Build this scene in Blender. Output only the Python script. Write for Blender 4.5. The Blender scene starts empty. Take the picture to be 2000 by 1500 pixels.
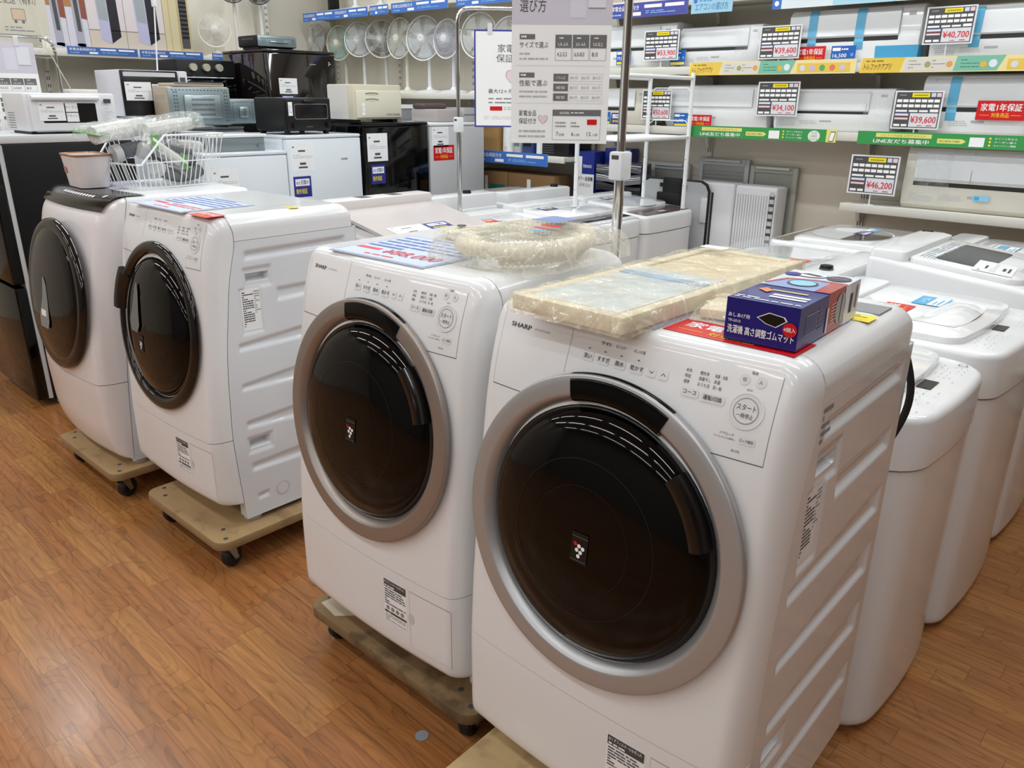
import bpy, bmesh, math, random
from mathutils import Vector, Matrix
R0 = random.Random(7)
SC = bpy.context.scene
COL = SC.collection
PI = math.pi
# ------------------------------------------------------------------ camera (solved from the photo's vanishing lines)
F, PITCH, ROLL, YAW, CAMH = 1519.216, 0.350994, -0.009746, -0.750715, 1.5
def _cam_axes():
    cp, sp = math.cos(PITCH), math.sin(PITCH)
    fw = Vector((math.sin(YAW)*cp, math.cos(YAW)*cp, -sp))
    rt = Vector((math.cos(YAW), -math.sin(YAW), 0))
    dn = fw.cross(rt)
    cr, sr = math.cos(ROLL), math.sin(ROLL)
    return cr*rt+sr*dn, cr*dn-sr*rt, fw
RT, DN, FW = _cam_axes()
EYE = Vector((0, 0, CAMH))
def ray(u, v): return RT*((u-1000)/F)+DN*((v-750)/F)+FW
def at_x(u, v, x): r = ray(u, v); return EYE+r*(x/r.x)
def at_y(u, v, y): r = ray(u, v); return EYE+r*(y/r.y)
def at_z(u, v, z): r = ray(u, v); return EYE+r*((z-CAMH)/r.z)
cam = bpy.data.objects.new('camera', bpy.data.cameras.new('camera'))
COL.objects.link(cam)
cam.data.sensor_width = 36; cam.data.lens = F/2000*36; cam.data.clip_start = .05
cam.matrix_world = Matrix(((RT.x, -DN.x, -FW.x, 0), (RT.y, -DN.y, -FW.y, 0), (RT.z, -DN.z, -FW.z, CAMH), (0, 0, 0, 1)))
SC.camera = cam
SC.view_settings.view_transform = 'Standard'; SC.view_settings.look = 'None'
SC.view_settings.gamma = 1; SC.view_settings.use_curve_mapping = False
# ------------------------------------------------------------------ materials
def lin(h):
    h = h.lstrip('#'); o = []
    for i in (0, 2, 4):
        c = int(h[i:i+2], 16)/255
        o.append(c/12.92 if c <= .04045 else ((c+.055)/1.055)**2.4)
    return (*o, 1)
_M = {}
def mat(h, rough=.4, metal=0., spec=.5, coat=0., trans=0., alpha=1., emit=0., bump=0., bscale=200.):
    k = (h, rough, metal, spec, coat, trans, alpha, emit, bump, bscale)
    if k in _M: return _M[k]
    m = bpy.data.materials.new('surface_'+h.lstrip('#')); m.use_nodes = True
    b = m.node_tree.nodes['Principled BSDF']; i = b.inputs
    i['Base Color'].default_value = lin(h); i['Roughness'].default_value = rough
    i['Metallic'].default_value = metal; i['Specular IOR Level'].default_value = spec
    i['Coat Weight'].default_value = coat; i['Coat Roughness'].default_value = .04
    i['Transmission Weight'].default_value = trans; i['Alpha'].default_value = alpha
    if emit:
        i['Emission Color'].default_value = lin(h); i['Emission Strength'].default_value = emit
    if bump:
        nt = m.node_tree
        tc = nt.nodes.new('ShaderNodeTexCoord'); n = nt.nodes.new('ShaderNodeTexNoise'); bp = nt.nodes.new('ShaderNodeBump')
        n.inputs['Scale'].default_value = bscale; n.inputs['Detail'].default_value = 3
        bp.inputs['Strength'].default_value = bump; bp.inputs['Distance'].default_value = .004
        nt.links.new(tc.outputs['Object'], n.inputs['Vector']); nt.links.new(n.outputs['Fac'], bp.inputs['Height'])
        nt.links.new(bp.outputs['Normal'], i['Normal'])
    _M[k] = m
    return m
WHITE = mat('#e6e7e7', .2, coat=.3)
WHITE2 = mat('#e2e4e6', .3)
SIDEW = mat('#dde0e3', .1, coat=.5)
GLOSSW = mat('#eceded', .08, coat=.6)
BEIGEW = mat('#d9d4d1', .3)
SEAMD = mat('#55585a', .6)
BLACK = mat('#0d0d0e', .25)
GBLACK = mat('#050505', .07, spec=.4)
MBLACK = mat('#101011', .42, spec=.35)
BROWNG = mat('#14100e', .07, spec=.45)
PAPER = mat('#f4f4f2', .6)
PAPERG = mat('#f2f3f3', .3)
INK = mat('#2a2a2c', .6)
GREY = mat('#8b8c8d', .5)
MGREY = mat('#b4b7b8', .4)
LGREY = mat('#c9cbcc', .4)
DGREY = mat('#47484a', .5)
RED = mat('#cf1016', .35)
REDINK = mat('#d5303a', .5)
BLUE = mat('#1d5fb4', .4)
NAVY = mat('#232a86', .4)
YEL = mat('#f2dc1e', .45)
YINK = mat('#f6c021', .5)
GREEN = mat('#35964a', .4)
CHROME = mat('#d8d8d8', .08, 1.)
STEEL = mat('#a9adb0', .3, 1.)
SILVER = mat('#b2b2b2', .36, .6)
SILVER_REFL = mat('#9a9088', .36, .6)  # the same silver with brownish reflections put into its colour
RUBBER = mat('#121212', .6)
IVORY = mat('#d8d4c0', .35)
CREAM = mat('#cfc8b2', .4)
WIRE = mat('#eef0f0', .3)
CARTON = mat('#8c6a45', .8)
CYAN = mat('#4fa9d6', .4)
SKYB = mat('#8fcbe8', .4)
TEAL = mat('#1f6f6d', .6)
WALLC = mat('#b8b3a6', .7)
SHELFC = mat('#d3d0c6', .45)
def wall_mat(name, h, var=.04):
    m = bpy.data.materials.new(name); m.use_nodes = True; nt = m.node_tree; b = nt.nodes['Principled BSDF']
    g = nt.nodes.new('ShaderNodeNewGeometry'); n = nt.nodes.new('ShaderNodeTexNoise'); n.inputs['Scale'].default_value = 2.5
    mx = nt.nodes.new('ShaderNodeMix'); mx.data_type = 'RGBA'
    c = lin(h); mx.inputs[6].default_value = tuple(x*(1-var) for x in c[:3])+(1,); mx.inputs[7].default_value = tuple(min(1, x*(1+var)) for x in c[:3])+(1,)
    nt.links.new(g.outputs['Position'], n.inputs['Vector']); nt.links.new(n.outputs['Fac'], mx.inputs[0]); nt.links.new(mx.outputs[2], b.inputs['Base Color'])
    b.inputs['Roughness'].default_value = .75
    return m
def N(nt, t, **kw):
    n = nt.nodes.new(t)
    for k, v in kw.items(): setattr(n, k, v)
    return n
def math_(nt, op, a, b=None, c=None):
    n = nt.nodes.new('ShaderNodeMath'); n.operation = op
    for i, x in enumerate((a, b, c)):
        if x is None: continue
        if isinstance(x, (int, float)): n.inputs[i].default_value = x
        else: nt.links.new(x, n.inputs[i])
    return n.outputs[0]
def floor_mat():
    m = bpy.data.materials.new('wood_plank_vinyl'); m.use_nodes = True; nt = m.node_tree; b = nt.nodes['Principled BSDF']; L = nt.links.new
    g = N(nt, 'ShaderNodeNewGeometry'); s = N(nt, 'ShaderNodeSeparateXYZ'); L(g.outputs['Position'], s.inputs[0])
    PW, PL = .0762, .4572
    yy = math_(nt, 'DIVIDE', s.outputs['Y'], PW); row = math_(nt, 'FLOOR', yy); fy = math_(nt, 'FRACT', yy)
    wn = N(nt, 'ShaderNodeTexWhiteNoise', noise_dimensions='1D'); L(row, wn.inputs['W'])
    xx = math_(nt, 'ADD', math_(nt, 'DIVIDE', s.outputs['X'], PL), math_(nt, 'MULTIPLY', wn.outputs['Value'], 3.0))
    colm = math_(nt, 'FLOOR', xx); fx = math_(nt, 'FRACT', xx)
    cid = N(nt, 'ShaderNodeCombineXYZ'); L(row, cid.inputs[0]); L(colm, cid.inputs[1])
    w2 = N(nt, 'ShaderNodeTexWhiteNoise', noise_dimensions='2D'); L(cid.outputs[0], w2.inputs['Vector'])
    # grain coordinates: stretched along the plank, shifted per plank
    gv = N(nt, 'ShaderNodeCombineXYZ')
    L(math_(nt, 'ADD', math_(nt, 'MULTIPLY', s.outputs['X'], 3.0), math_(nt, 'MULTIPLY', w2.outputs['Value'], 37.0)), gv.inputs[0])
    L(math_(nt, 'MULTIPLY', s.outputs['Y'], 75.0), gv.inputs[1]); L(math_(nt, 'MULTIPLY', w2.outputs['Value'], 11.0), gv.inputs[2])
    n1 = N(nt, 'ShaderNodeTexNoise'); n1.inputs['Scale'].default_value = 1.; n1.inputs['Detail'].default_value = 4; n1.inputs['Distortion'].default_value = .6; L(gv.outputs[0], n1.inputs['Vector'])
    # cathedral figure: rings of a slowly varying field
    gv2 = N(nt, 'ShaderNodeCombineXYZ')
    L(math_(nt, 'ADD', math_(nt, 'MULTIPLY', s.outputs['X'], 3.2), math_(nt, 'MULTIPLY', w2.outputs['Value'], 53.0)), gv2.inputs[0])
    L(math_(nt, 'MULTIPLY', s.outputs['Y'], 13.0), gv2.inputs[1]); L(math_(nt, 'MULTIPLY', w2.outputs['Value'], 5.0), gv2.inputs[2])
    n2 = N(nt, 'ShaderNodeTexNoise'); n2.inputs['Scale'].default_value = .8; n2.inputs['Detail'].default_value = 1; L(gv2.outputs[0], n2.inputs['Vector'])
    rings = math_(nt, 'FRACT', math_(nt, 'MULTIPLY', n2.outputs['Fac'], 13.0))
    rline = math_(nt, 'POWER', rings, 5.0)
    cr = N(nt, 'ShaderNodeValToRGB'); e = cr.color_ramp.elements
    e[0].position = 0; e[0].color = lin('#9c653a'); e[1].position = 1; e[1].color = lin('#ab7644')
    for p, h in ((.3, '#a56f3f'), (.55, '#a26b40'), (.8, '#ab7743')):
        x = e.new(p); x.color = lin(h)
    L(w2.outputs['Value'], cr.inputs[0])
    mx = N(nt, 'ShaderNodeMix', data_type='RGBA', blend_type='MULTIPLY')
    gr = N(nt, 'ShaderNodeMapRange'); gr.inputs[1].default_value = .3; gr.inputs[2].default_value = .7; gr.inputs[3].default_value = .70; gr.inputs[4].default_value = 1.14; L(n1.outputs['Fac'], gr.inputs[0])
    fac = math_(nt, 'SUBTRACT', gr.outputs[0], math_(nt, 'MULTIPLY', rline, .26))
    cb = N(nt, 'ShaderNodeCombineXYZ'); L(fac, cb.inputs[0]); L(math_(nt, 'MULTIPLY', fac, .985), cb.inputs[1]); L(math_(nt, 'MULTIPLY', fac, .96), cb.inputs[2])
    mx.inputs[0].default_value = 1; L(cr.outputs[0], mx.inputs[6]); L(cb.outputs[0], mx.inputs[7])
    # joints
    ey = math_(nt, 'MINIMUM', fy, math_(nt, 'SUBTRACT', 1.0, fy)); ex = math_(nt, 'MINIMUM', fx, math_(nt, 'SUBTRACT', 1.0, fx))
    jy = math_(nt, 'LESS_THAN', ey, .012); jx = math_(nt, 'LESS_THAN', ex, .0022)
    jj = math_(nt, 'MULTIPLY', math_(nt, 'MAXIMUM', jy, jx), .5)
    m2 = N(nt, 'ShaderNodeMix', data_type='RGBA'); L(jj, m2.inputs[0]); L(mx.outputs[2], m2.inputs[6]); m2.inputs[7].default_value = lin('#4a2a14')
    L(m2.outputs[2], b.inputs['Base Color'])
    n3 = N(nt, 'ShaderNodeTexNoise'); n3.inputs['Scale'].default_value = 5; n3.inputs['Detail'].default_value = 4; L(g.outputs['Position'], n3.inputs['Vector'])
    rr = N(nt, 'ShaderNodeMapRange'); rr.inputs[3].default_value = .13; rr.inputs[4].default_value = .34; L(n3.outputs['Fac'], rr.inputs[0])
    L(rr.outputs[0], b.inputs['Roughness'])
    bp = N(nt, 'ShaderNodeBump'); bp.inputs['Strength'].default_value = .12; bp.inputs['Distance'].default_value = .002; L(n1.outputs['Fac'], bp.inputs['Height']); L(bp.outputs['Normal'], b.inputs['Normal'])
    return m
def ply_mat(name, h1, h2, dirt, worn=False):
    m = bpy.data.materials.new(name); m.use_nodes = True; nt = m.node_tree; b = nt.nodes['Principled BSDF']; L = nt.links.new
    tc = N(nt, 'ShaderNodeTexCoord'); s = N(nt, 'ShaderNodeSeparateXYZ'); L(tc.outputs['Object'], s.inputs[0])
    g = N(nt, 'ShaderNodeNewGeometry'); sn = N(nt, 'ShaderNodeSeparateXYZ'); L(g.outputs['Normal'], sn.inputs[0])
    mp = N(nt, 'ShaderNodeMapping'); mp.inputs['Scale'].default_value = (4, 22, 60); L(tc.outputs['Object'], mp.inputs[0])
    n1 = N(nt, 'ShaderNodeTexNoise'); n1.inputs['Scale'].default_value = 1.5; n1.inputs['Detail'].default_value = 5; L(mp.outputs[0], n1.inputs['Vector'])
    c = N(nt, 'ShaderNodeMix', data_type='RGBA'); c.inputs[6].default_value = lin(h1); c.inputs[7].default_value = lin(h2); L(n1.outputs['Fac'], c.inputs[0])
    n2 = N(nt, 'ShaderNodeTexNoise'); n2.inputs['Scale'].default_value = 14; n2.inputs['Detail'].default_value = 6; L(tc.outputs['Object'], n2.inputs['Vector'])
    r = N(nt, 'ShaderNodeMapRange'); r.inputs[1].default_value = .45 if worn else .55; r.inputs[2].default_value = .62 if worn else .8; L(n2.outputs['Fac'], r.inputs[0])
    d = N(nt, 'ShaderNodeMix', data_type='RGBA'); L(r.outputs[0], d.inputs[0]); L(c.outputs[2], d.inputs[6]); d.inputs[7].default_value = lin(dirt)
    # plies on the edges
    w = math_(nt, 'GREATER_THAN', math_(nt, 'FRACT', math_(nt, 'MULTIPLY', s.outputs['Z'], 170.0)), .5)
    side = math_(nt, 'LESS_THAN', math_(nt, 'ABSOLUTE', sn.outputs['Z']), .5)
    d2 = N(nt, 'ShaderNodeMix', data_type='RGBA'); L(math_(nt, 'MULTIPLY', math_(nt, 'MULTIPLY', w, side), .45), d2.inputs[0]); L(d.outputs[2], d2.inputs[6]); d2.inputs[7].default_value = lin('#4b3a28')
    L(d2.outputs[2], b.inputs['Base Color']); b.inputs['Roughness'].default_value = .6
    return m
def plastic_film(name, h, alpha, rough=.12, scale=26, strength=.9, streak=.35):
    """thin crinkled film: clear on the flats, milky along the creases"""
    m = bpy.data.materials.new(name); m.use_nodes = True; nt = m.node_tree; b = nt.nodes['Principled BSDF']; L = nt.links.new
    tc = N(nt, 'ShaderNodeTexCoord'); n = N(nt, 'ShaderNodeTexNoise'); n.inputs['Scale'].default_value = scale; n.inputs['Detail'].default_value = 3; n.inputs['Distortion'].default_value = 1.2
    L(tc.outputs['Object'], n.inputs['Vector']); bp = N(nt, 'ShaderNodeBump'); bp.inputs['Strength'].default_value = strength; bp.inputs['Distance'].default_value = .03
    L(n.outputs['Fac'], bp.inputs['Height']); L(bp.outputs['Normal'], b.inputs['Normal'])
    v = N(nt, 'ShaderNodeTexNoise'); v.inputs['Scale'].default_value = scale*.6; v.inputs['Detail'].default_value = 2; v.inputs['Distortion'].default_value = 2.5; L(tc.outputs['Object'], v.inputs['Vector'])
    crease = math_(nt, 'POWER', math_(nt, 'SUBTRACT', 1.0, math_(nt, 'MULTIPLY', math_(nt, 'ABSOLUTE', math_(nt, 'SUBTRACT', v.outputs['Fac'], .5)), 9.0)), 2.0)
    cl = N(nt, 'ShaderNodeClamp'); L(crease, cl.inputs[0])
    L(math_(nt, 'ADD', math_(nt, 'MULTIPLY', cl.outputs[0], streak), alpha), b.inputs['Alpha'])
    b.inputs['Base Color'].default_value = lin(h); b.inputs['Roughness'].default_value = rough; b.inputs['Specular IOR Level'].default_value = .9
    return m
# ------------------------------------------------------------------ mesh builder
class MB:
    def __init__(s): s.v = []; s.f = []; s.mi = []; s.ms = []
    def m(s, m):
        if m not in s.ms: s.ms.append(m)
        return s.ms.index(m)
    def add(s, vs, fs, m, T=None):
        b = len(s.v); k = s.m(m)
        s.v += [tuple(T @ Vector(p)) if T else tuple(p) for p in vs]
        for f in fs: s.f.append([b+i for i in f]); s.mi.append(k)
        return s
    def box(s, x0, y0, z0, x1, y1, z1, m, b=0, seg=2, T=None):
        x0, x1 = min(x0, x1), max(x0, x1); y0, y1 = min(y0, y1), max(y0, y1); z0, z1 = min(z0, z1), max(z0, z1)
        if not b:
            vs = [(x, y, z) for z in (z0, z1) for y in (y0, y1) for x in (x0, x1)]
            return s.add(vs, [(0, 2, 3, 1), (4, 5, 7, 6), (0, 1, 5, 4), (2, 6, 7, 3), (0, 4, 6, 2), (1, 3, 7, 5)], m, T)
        bm = bmesh.new(); bmesh.ops.create_cube(bm, size=1)
        for v in bm.verts: v.co = Vector(((x0+x1)/2+v.co.x*(x1-x0), (y0+y1)/2+v.co.y*(y1-y0), (z0+z1)/2+v.co.z*(z1-z0)))
        b = min(b, .49*min(x1-x0, y1-y0, z1-z0))
        bmesh.ops.bevel(bm, geom=bm.edges[:], offset=b, segments=seg, affect='EDGES', profile=.5)
        return s.bm(bm, m, T)
    def bm(s, bm, m, T=None):
        bm.verts.index_update()
        s.add([v.co.copy() for v in bm.verts], [[v.index for v in f.verts] for f in bm.faces], m, T); bm.free()
        return s
    def cyl(s, p0, p1, r0, m, r1=None, n=16):
        p0, p1 = Vector(p0), Vector(p1); r1 = r0 if r1 is None else r1
        d = (p1-p0).normalized(); a = d.orthogonal().normalized(); c = d.cross(a)
        vs = []
        for p, r in ((p0, r0), (p1, r1)):
            for i in range(n):
                t = 2*PI*i/n; vs.append(p+(a*math.cos(t)+c*math.sin(t))*r)
        fs = [(i, (i+1) % n, n+(i+1) % n, n+i) for i in range(n)]+[list(range(n))[::-1], list(range(n, 2*n))]
        return s.add(vs, fs, m)
    def tube(s, pts, r, m, n=8, closed=False):
        pts = [Vector(p) for p in pts]; L = len(pts); vs = []; ref = None
        for i, p in enumerate(pts):
            if closed: d = pts[(i+1) % L]-pts[i-1]
            else: d = pts[min(i+1, L-1)]-pts[max(i-1, 0)]
            d.normalize()
            if ref is None: ref = d.orthogonal().normalized()
            ref = (ref-d*ref.dot(d)).normalized(); c = d.cross(ref)
            rr = r[i] if isinstance(r, (list, tuple)) else r
            for k in range(n):
                t = 2*PI*k/n; vs.append(p+(ref*math.cos(t)+c*math.sin(t))*rr)
        fs = []
        for i in range(L if closed else L-1):
            j = (i+1) % L
            for k in range(n): fs.append((i*n+k, i*n+(k+1) % n, j*n+(k+1) % n, j*n+k))
        if not closed: fs += [list(range(n))[::-1], list(range((L-1)*n, L*n))]
        return s.add(vs, fs, m)
    def lathe(s, prof, m, n=48, fr=None, a0=0., a1=2*PI):
        O, X, Y, Z = fr or (Vector((0, 0, 0)), Vector((1, 0, 0)), Vector((0, 1, 0)), Vector((0, 0, 1)))
        full = abs(a1-a0-2*PI) < 1e-6; k = n if full else n+1; vs = []
        for r, h in prof:
            for i in range(k):
                t = a0+(a1-a0)*i/n; vs.append(O+(X*math.cos(t)+Y*math.sin(t))*r+Z*h)
        fs = []
        for j in range(len(prof)-1):
            for i in range(n):
                i2 = (i+1) % k
                fs.append((j*k+i, j*k+i2, (j+1)*k+i2, (j+1)*k+i))
        return s.add(vs, fs, m)
    def prism(s, poly, ax, a0, a1, m, b=0, T=None):
        def pt(p, a): return {'x': (a, p[0], p[1]), 'y': (p[0], a, p[1]), 'z': (p[0], p[1], a)}[ax]
        n = len(poly)
        bm = bmesh.new()
        lo = [bm.verts.new(pt(p, a0)) for p in poly]; hi = [bm.verts.new(pt(p, a1)) for p in poly]
        bm.faces.new(lo[::-1]); bm.faces.new(hi)
        for i in range(n): bm.faces.new((lo[i], lo[(i+1) % n], hi[(i+1) % n], hi[i]))
        bmesh.ops.recalc_face_normals(bm, faces=bm.faces)
        if b:
            es = [e for e in bm.edges if (e.verts[0] in lo) == (e.verts[1] in lo)]
            bmesh.ops.bevel(bm, geom=es, offset=b, segments=2, affect='EDGES', profile=.5)
        return s.bm(bm, m, T)
    def loft(s, rings, m, closed=True, cap0=True, cap1=True, mask=None):
        n = len(rings[0]); vs = [p for r in rings for p in r]; fs = []
        for j in range(len(rings)-1):
            for i in range(n if closed else n-1):
                if mask and not mask(j, i): continue
                i2 = (i+1) % n; fs.append((j*n+i, j*n+i2, (j+1)*n+i2, (j+1)*n+i))
        if cap0: fs.append(list(range(n))[::-1])
        if cap1: fs.append([(len(rings)-1)*n+i for i in range(n)])
        return s.add(vs, fs, m)
    def build(s, name, parent=None, angle=35, fix=True):
        me = bpy.data.meshes.new(name); me.from_pydata(s.v, [], s.f)
        for m in s.ms: me.materials.append(m)
        me.polygons.foreach_set('material_index', s.mi)
        if fix:
            bm = bmesh.new(); bm.from_mesh(me); bmesh.ops.recalc_face_normals(bm, faces=bm.faces); bm.to_mesh(me); bm.free()
        me.polygons.foreach_set('use_smooth', [True]*len(me.polygons))
        me.set_sharp_from_angle(angle=math.radians(angle)); me.update()
        o = bpy.data.objects.new(name, me); COL.objects.link(o)
        if parent: o.parent = parent
        return o
def tag(o, label, cat, group=None):
    o['label'] = label; o['category'] = cat
    if group: o['group'] = group
    return o
def thing(name, label, cat, loc=(0, 0, 0), rz=0, group=None):
    o = bpy.data.objects.new(name, None); COL.objects.link(o); o.empty_display_size = .05
    o.location = loc; o.rotation_euler = (0, 0, rz)
    return tag(o, label, cat, group)
def place(o, loc, rz=0): o.location = loc; o.rotation_euler = (0, 0, rz); return o
def structure(name, mb, **k): o = mb.build(name, **k); o['kind'] = 'structure'; return o
# ------------------------------------------------------------------ lettering and print
_T = {}
def glyphs(t, bold=0.):
    k = (t, bold)
    if k not in _T:
        c = bpy.data.curves.new('lettering', 'FONT'); c.body = t; c.resolution_u = 2; c.offset = bold
        o = bpy.data.objects.new('lettering', c); COL.objects.link(o); bpy.context.view_layer.update()
        me = bpy.data.meshes.new_from_object(o.evaluated_get(bpy.context.evaluated_depsgraph_get()))
        vs = [(v.co.x, v.co.y) for v in me.vertices]; fs = [list(p.vertices) for p in me.polygons]
        bpy.data.objects.remove(o); bpy.data.curves.remove(c); bpy.data.meshes.remove(me)
        x0 = min(v[0] for v in vs); x1 = max(v[0] for v in vs)
        _T[k] = ([(x-x0, y) for x, y in vs], fs, x1-x0)
    return _T[k]
class P:
    """Print on a surface: mp(a, b, c) maps print coordinates and a lift c to a point."""
    U = .0004
    def __init__(s, mb, mp): s.mb = mb; s.mp = mp
    def rect(s, a0, b0, a1, b1, m, k=1, n=1):
        vs = [s.mp(a0+(a1-a0)*i/n, b, k*s.U) for b in (b0, b1) for i in range(n+1)]
        s.mb.add(vs, [(i, i+1, n+2+i, n+1+i) for i in range(n)], m); return s
    def poly(s, pts, m, k=1): s.mb.add([s.mp(a, b, k*s.U) for a, b in pts], [list(range(len(pts)))], m); return s
    def rrect(s, a0, b0, a1, b1, r, m, k=1):
        pts = []
        for cx, cy, t0 in ((a1-r, b0+r, -90), (a1-r, b1-r, 0), (a0+r, b1-r, 90), (a0+r, b0+r, 180)):
            for i in range(5): t = math.radians(t0+22.5*i); pts.append((cx+r*math.cos(t), cy+r*math.sin(t)))
        return s.poly(pts, m, k)
    def disc(s, a, b, r, m, k=1, n=24, sy=1.): return s.poly([(a+r*math.cos(2*PI*i/n), b+sy*r*math.sin(2*PI*i/n)) for i in range(n)], m, k)
    def ring(s, a, b, r0, r1, m, k=1, n=32, sy=1.):
        vs = [s.mp(a+r*math.cos(2*PI*i/n), b+sy*r*math.sin(2*PI*i/n), k*s.U) for r in (r0, r1) for i in range(n)]
        s.mb.add(vs, [(i, (i+1) % n, n+(i+1) % n, n+i) for i in range(n)], m); return s
    def text(s, t, a, b, h, m, k=2, al='l', w=None, bold=0.01, slant=0.):
        vs, fs, W = glyphs(t); sc = h/.72; sx = sc if w is None else w/W
        a -= {'l': 0, 'c': W*sx/2, 'r': W*sx}[al]
        for j, d in enumerate((0,) if bold < .015 else (-1, 0, 1)): # heavier strokes by overprinting
            e = d*bold*.55
            s.mb.add([s.mp(a+(x+e)*sx+slant*y*sc, b+(y+e*.5)*sc, (k+.1*j)*s.U) for x, y in vs], fs, m)
        return s
    def lines(s, a0, b0, a1, b1, n, m, k=2, fill=.45, seed=1):
        """rows of print too small to read"""
        r = random.Random(seed); dh = (b1-b0)/n
        for i in range(n):
            b = b1-(i+.5)*dh; a = a0
            while a < a1-.002:
                w = (a1-a0)*r.uniform(.08, .26); e = min(a1, a+w)
                s.rect(a, b-dh*fill/2, e, b+dh*fill/2, m, k); a = e+(a1-a0)*r.uniform(.015, .05)
                if r.random() < .12: break
        return s
    def box(s, a0, b0, a1, b1, t, m, k=1):
        return s.rect(a0, b0, a1, b0+t, m, k).rect(a0, b1-t, a1, b1, m, k).rect(a0, b0, a0+t, b1, m, k).rect(a1-t, b0, a1, b1, m, k)
def flat(o, r, u, mir=False):
    o, r, u = Vector(o), Vector(r).normalized(), Vector(u).normalized(); n = r.cross(u)
    return lambda a, b, c: o+r*a+u*b+n*c
def warranty_red(p, w, h, x=0, y=0, k=1):
    p.rect(x, y, x+w, y+h, RED, k).text('家電1年保証', x+w*.08, y+h*.5, h*.3, PAPER, k+1, w=w*.84, bold=.03)
    p.text('対象商品', x+w*.5, y+h*.16, h*.19, YINK, k+1, 'c', w=w*.36, bold=.03)
    p.rect(x+w*.08, y+h*.24, x+w*.28, y+h*.265, YINK, k+1).rect(x+w*.72, y+h*.24, x+w*.92, y+h*.265, YINK, k+1)
def warranty_blue(p, w, h, x=0, y=0, k=1):
    p.rect(x, y, x+w, y+h, NAVY, k).rect(x+w*.1, y+h*.54, x+w*.9, y+h*.88, PAPER, k+1)
    p.text('6ヶ月間の', x+w*.5, y+h*.62, h*.17, NAVY, k+2, 'c', w=w*.68, bold=.03).text('動作保証', x+w*.12, y+h*.18, h*.2, YEL, k+1, w=w*.62, bold=.03)
def blue_price(p, w, h, t='16,500', x=0, y=0, k=1):
    p.rect(x, y, x+w, y+h, BLUE, k).rect(x+w*.05, y+h*.72, x+w*.38, y+h*.9, PAPER, k+1).lines(x+w*.42, y+h*.74, x+w*.95, y+h*.88, 1, PAPER, k+1, .6)
    p.text(t, x+w*.08, y+h*.36, h*.22, PAPER, k+1, w=w*.56, bold=.03).rect(x+w*.05, y+h*.06, x+w*.95, y+h*.22, YEL, k+1).disc(x+w*.86, y+h*.5, h*.1, CYAN, k+1, 12)
def white_card(p, w, h, x=0, y=0, k=1, seed=3):
    p.rect(x, y, x+w, y+h, PAPERG, k).rect(x+w*.08, y+h*.82, x+w*.16, y+h*.88, GREY, k+1).rect(x+w*.32, y+h*.68, x+w*.62, y+h*.74, DGREY, k+1)
    p.lines(x+w*.1, y+h*.44, x+w*.92, y+h*.6, 3, MGREY, k+1, .3, seed).rect(x+w*.36, y+h*.22, x+w*.62, y+h*.3, DGREY, k+1).rect(x+w*.3, y+h*.1, x+w*.68, y+h*.16, DGREY, k+1)
LP, EXPO = 11.6, 0
# ------------------------------------------------------------------ front-loading washers
def interp(x, tab):
    if x <= tab[0][0]: return tab[0][1]
    for (a, p), (b, q) in zip(tab, tab[1:]):
        if x <= b:
            t = (x-a)/(b-a); return p+(q-p)*t
    return tab[-1][1]
def smooth_tab(tab, lo, hi, n=60, w=.05):
    """densify a profile and round its kinks"""
    out = []
    for i in range(n+1):
        z = lo+(hi-lo)*i/n
        out.append((z, sum(interp(z+w*k/4, tab) for k in range(-4, 5))/9))
    return out
class FL:
    """outer form of a front loader: hw half width, P(z) front profile on the centre line, S(z) side seam"""
    def __init__(s, hw, xf, Pt, bow, St, yb, zt, zb, zl, zs, rs=.045, rf=.018):
        s.hw, s.xf, s.bow, s.yb, s.zt, s.zb, s.zl, s.zs, s.rs, s.rf = hw, xf, bow, yb, zt, zb, zl, zs, rs, rf
        s.Pt = smooth_tab(Pt, zb-.02, zt); s.St = smooth_tab(St, 0, zt, w=.03)
    def yf(s, x, z):
        y = interp(z, s.Pt)+s.bow*(x/.28)**2
        if z > s.zt-s.rf: d = min(1, (z-(s.zt-s.rf))/s.rf); y += s.rf*(1-math.sqrt(max(0, 1-d*d)))
        rb = .035
        if z < s.zb+rb: d = min(1, (s.zb+rb-z)/rb); y += rb*(1-math.sqrt(max(0, 1-d*d)))
        return y
    def sins(s, z):
        if z > s.zt-s.rs: d = min(1, (z-(s.zt-s.rs))/s.rs); return s.rs*(1-math.sqrt(max(0, 1-d*d)))
        return 0.
    def front(s, z, nf=12, nc=8, gap=.0012):
        """front contour, left seam to right seam"""
        k = 1-s.sins(z)/s.hw; sy = interp(z, s.St)
        pts = []
        xs = [-s.xf+2*s.xf*i/nf for i in range(nf+1)]
        mid = [(x*k, s.yf(x*k, z)) for x in xs]
        ye = s.yf(s.xf*k, z); dx = (s.hw-s.xf)*k
        right = [(s.xf*k+dx*math.sin(PI/2*i/nc), ye+(sy-gap-ye)*(1-math.cos(PI/2*i/nc))) for i in range(1, nc+1)]
        right.append((right[-1][0]-.006, right[-1][1]+.0003))
        left = [(-x, y) for x, y in right][::-1]
        return [(x, y, z) for x, y in left+mid+right]
    def rear(s, z, gap=.0012, ns=5, rb=.03, nb=5):
        """right seam, round the back, to left seam"""
        i = s.sins(z); hx = s.hw-i; yb = s.yb-i*.8; sy = interp(z, s.St)+gap
        r = [(hx-.006, sy), (hx, sy)]+[(hx, sy+(yb-rb-sy)*j/ns) for j in range(1, ns+1)]
        r += [(hx-rb+rb*math.cos(PI/2*j/nb), yb-rb+rb*math.sin(PI/2*j/nb)) for j in range(1, nb+1)]
        return [(x, y, z) for x, y in r]+[(-x, y, z) for x, y in r[::-1]]
_CACHE = {}
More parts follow.
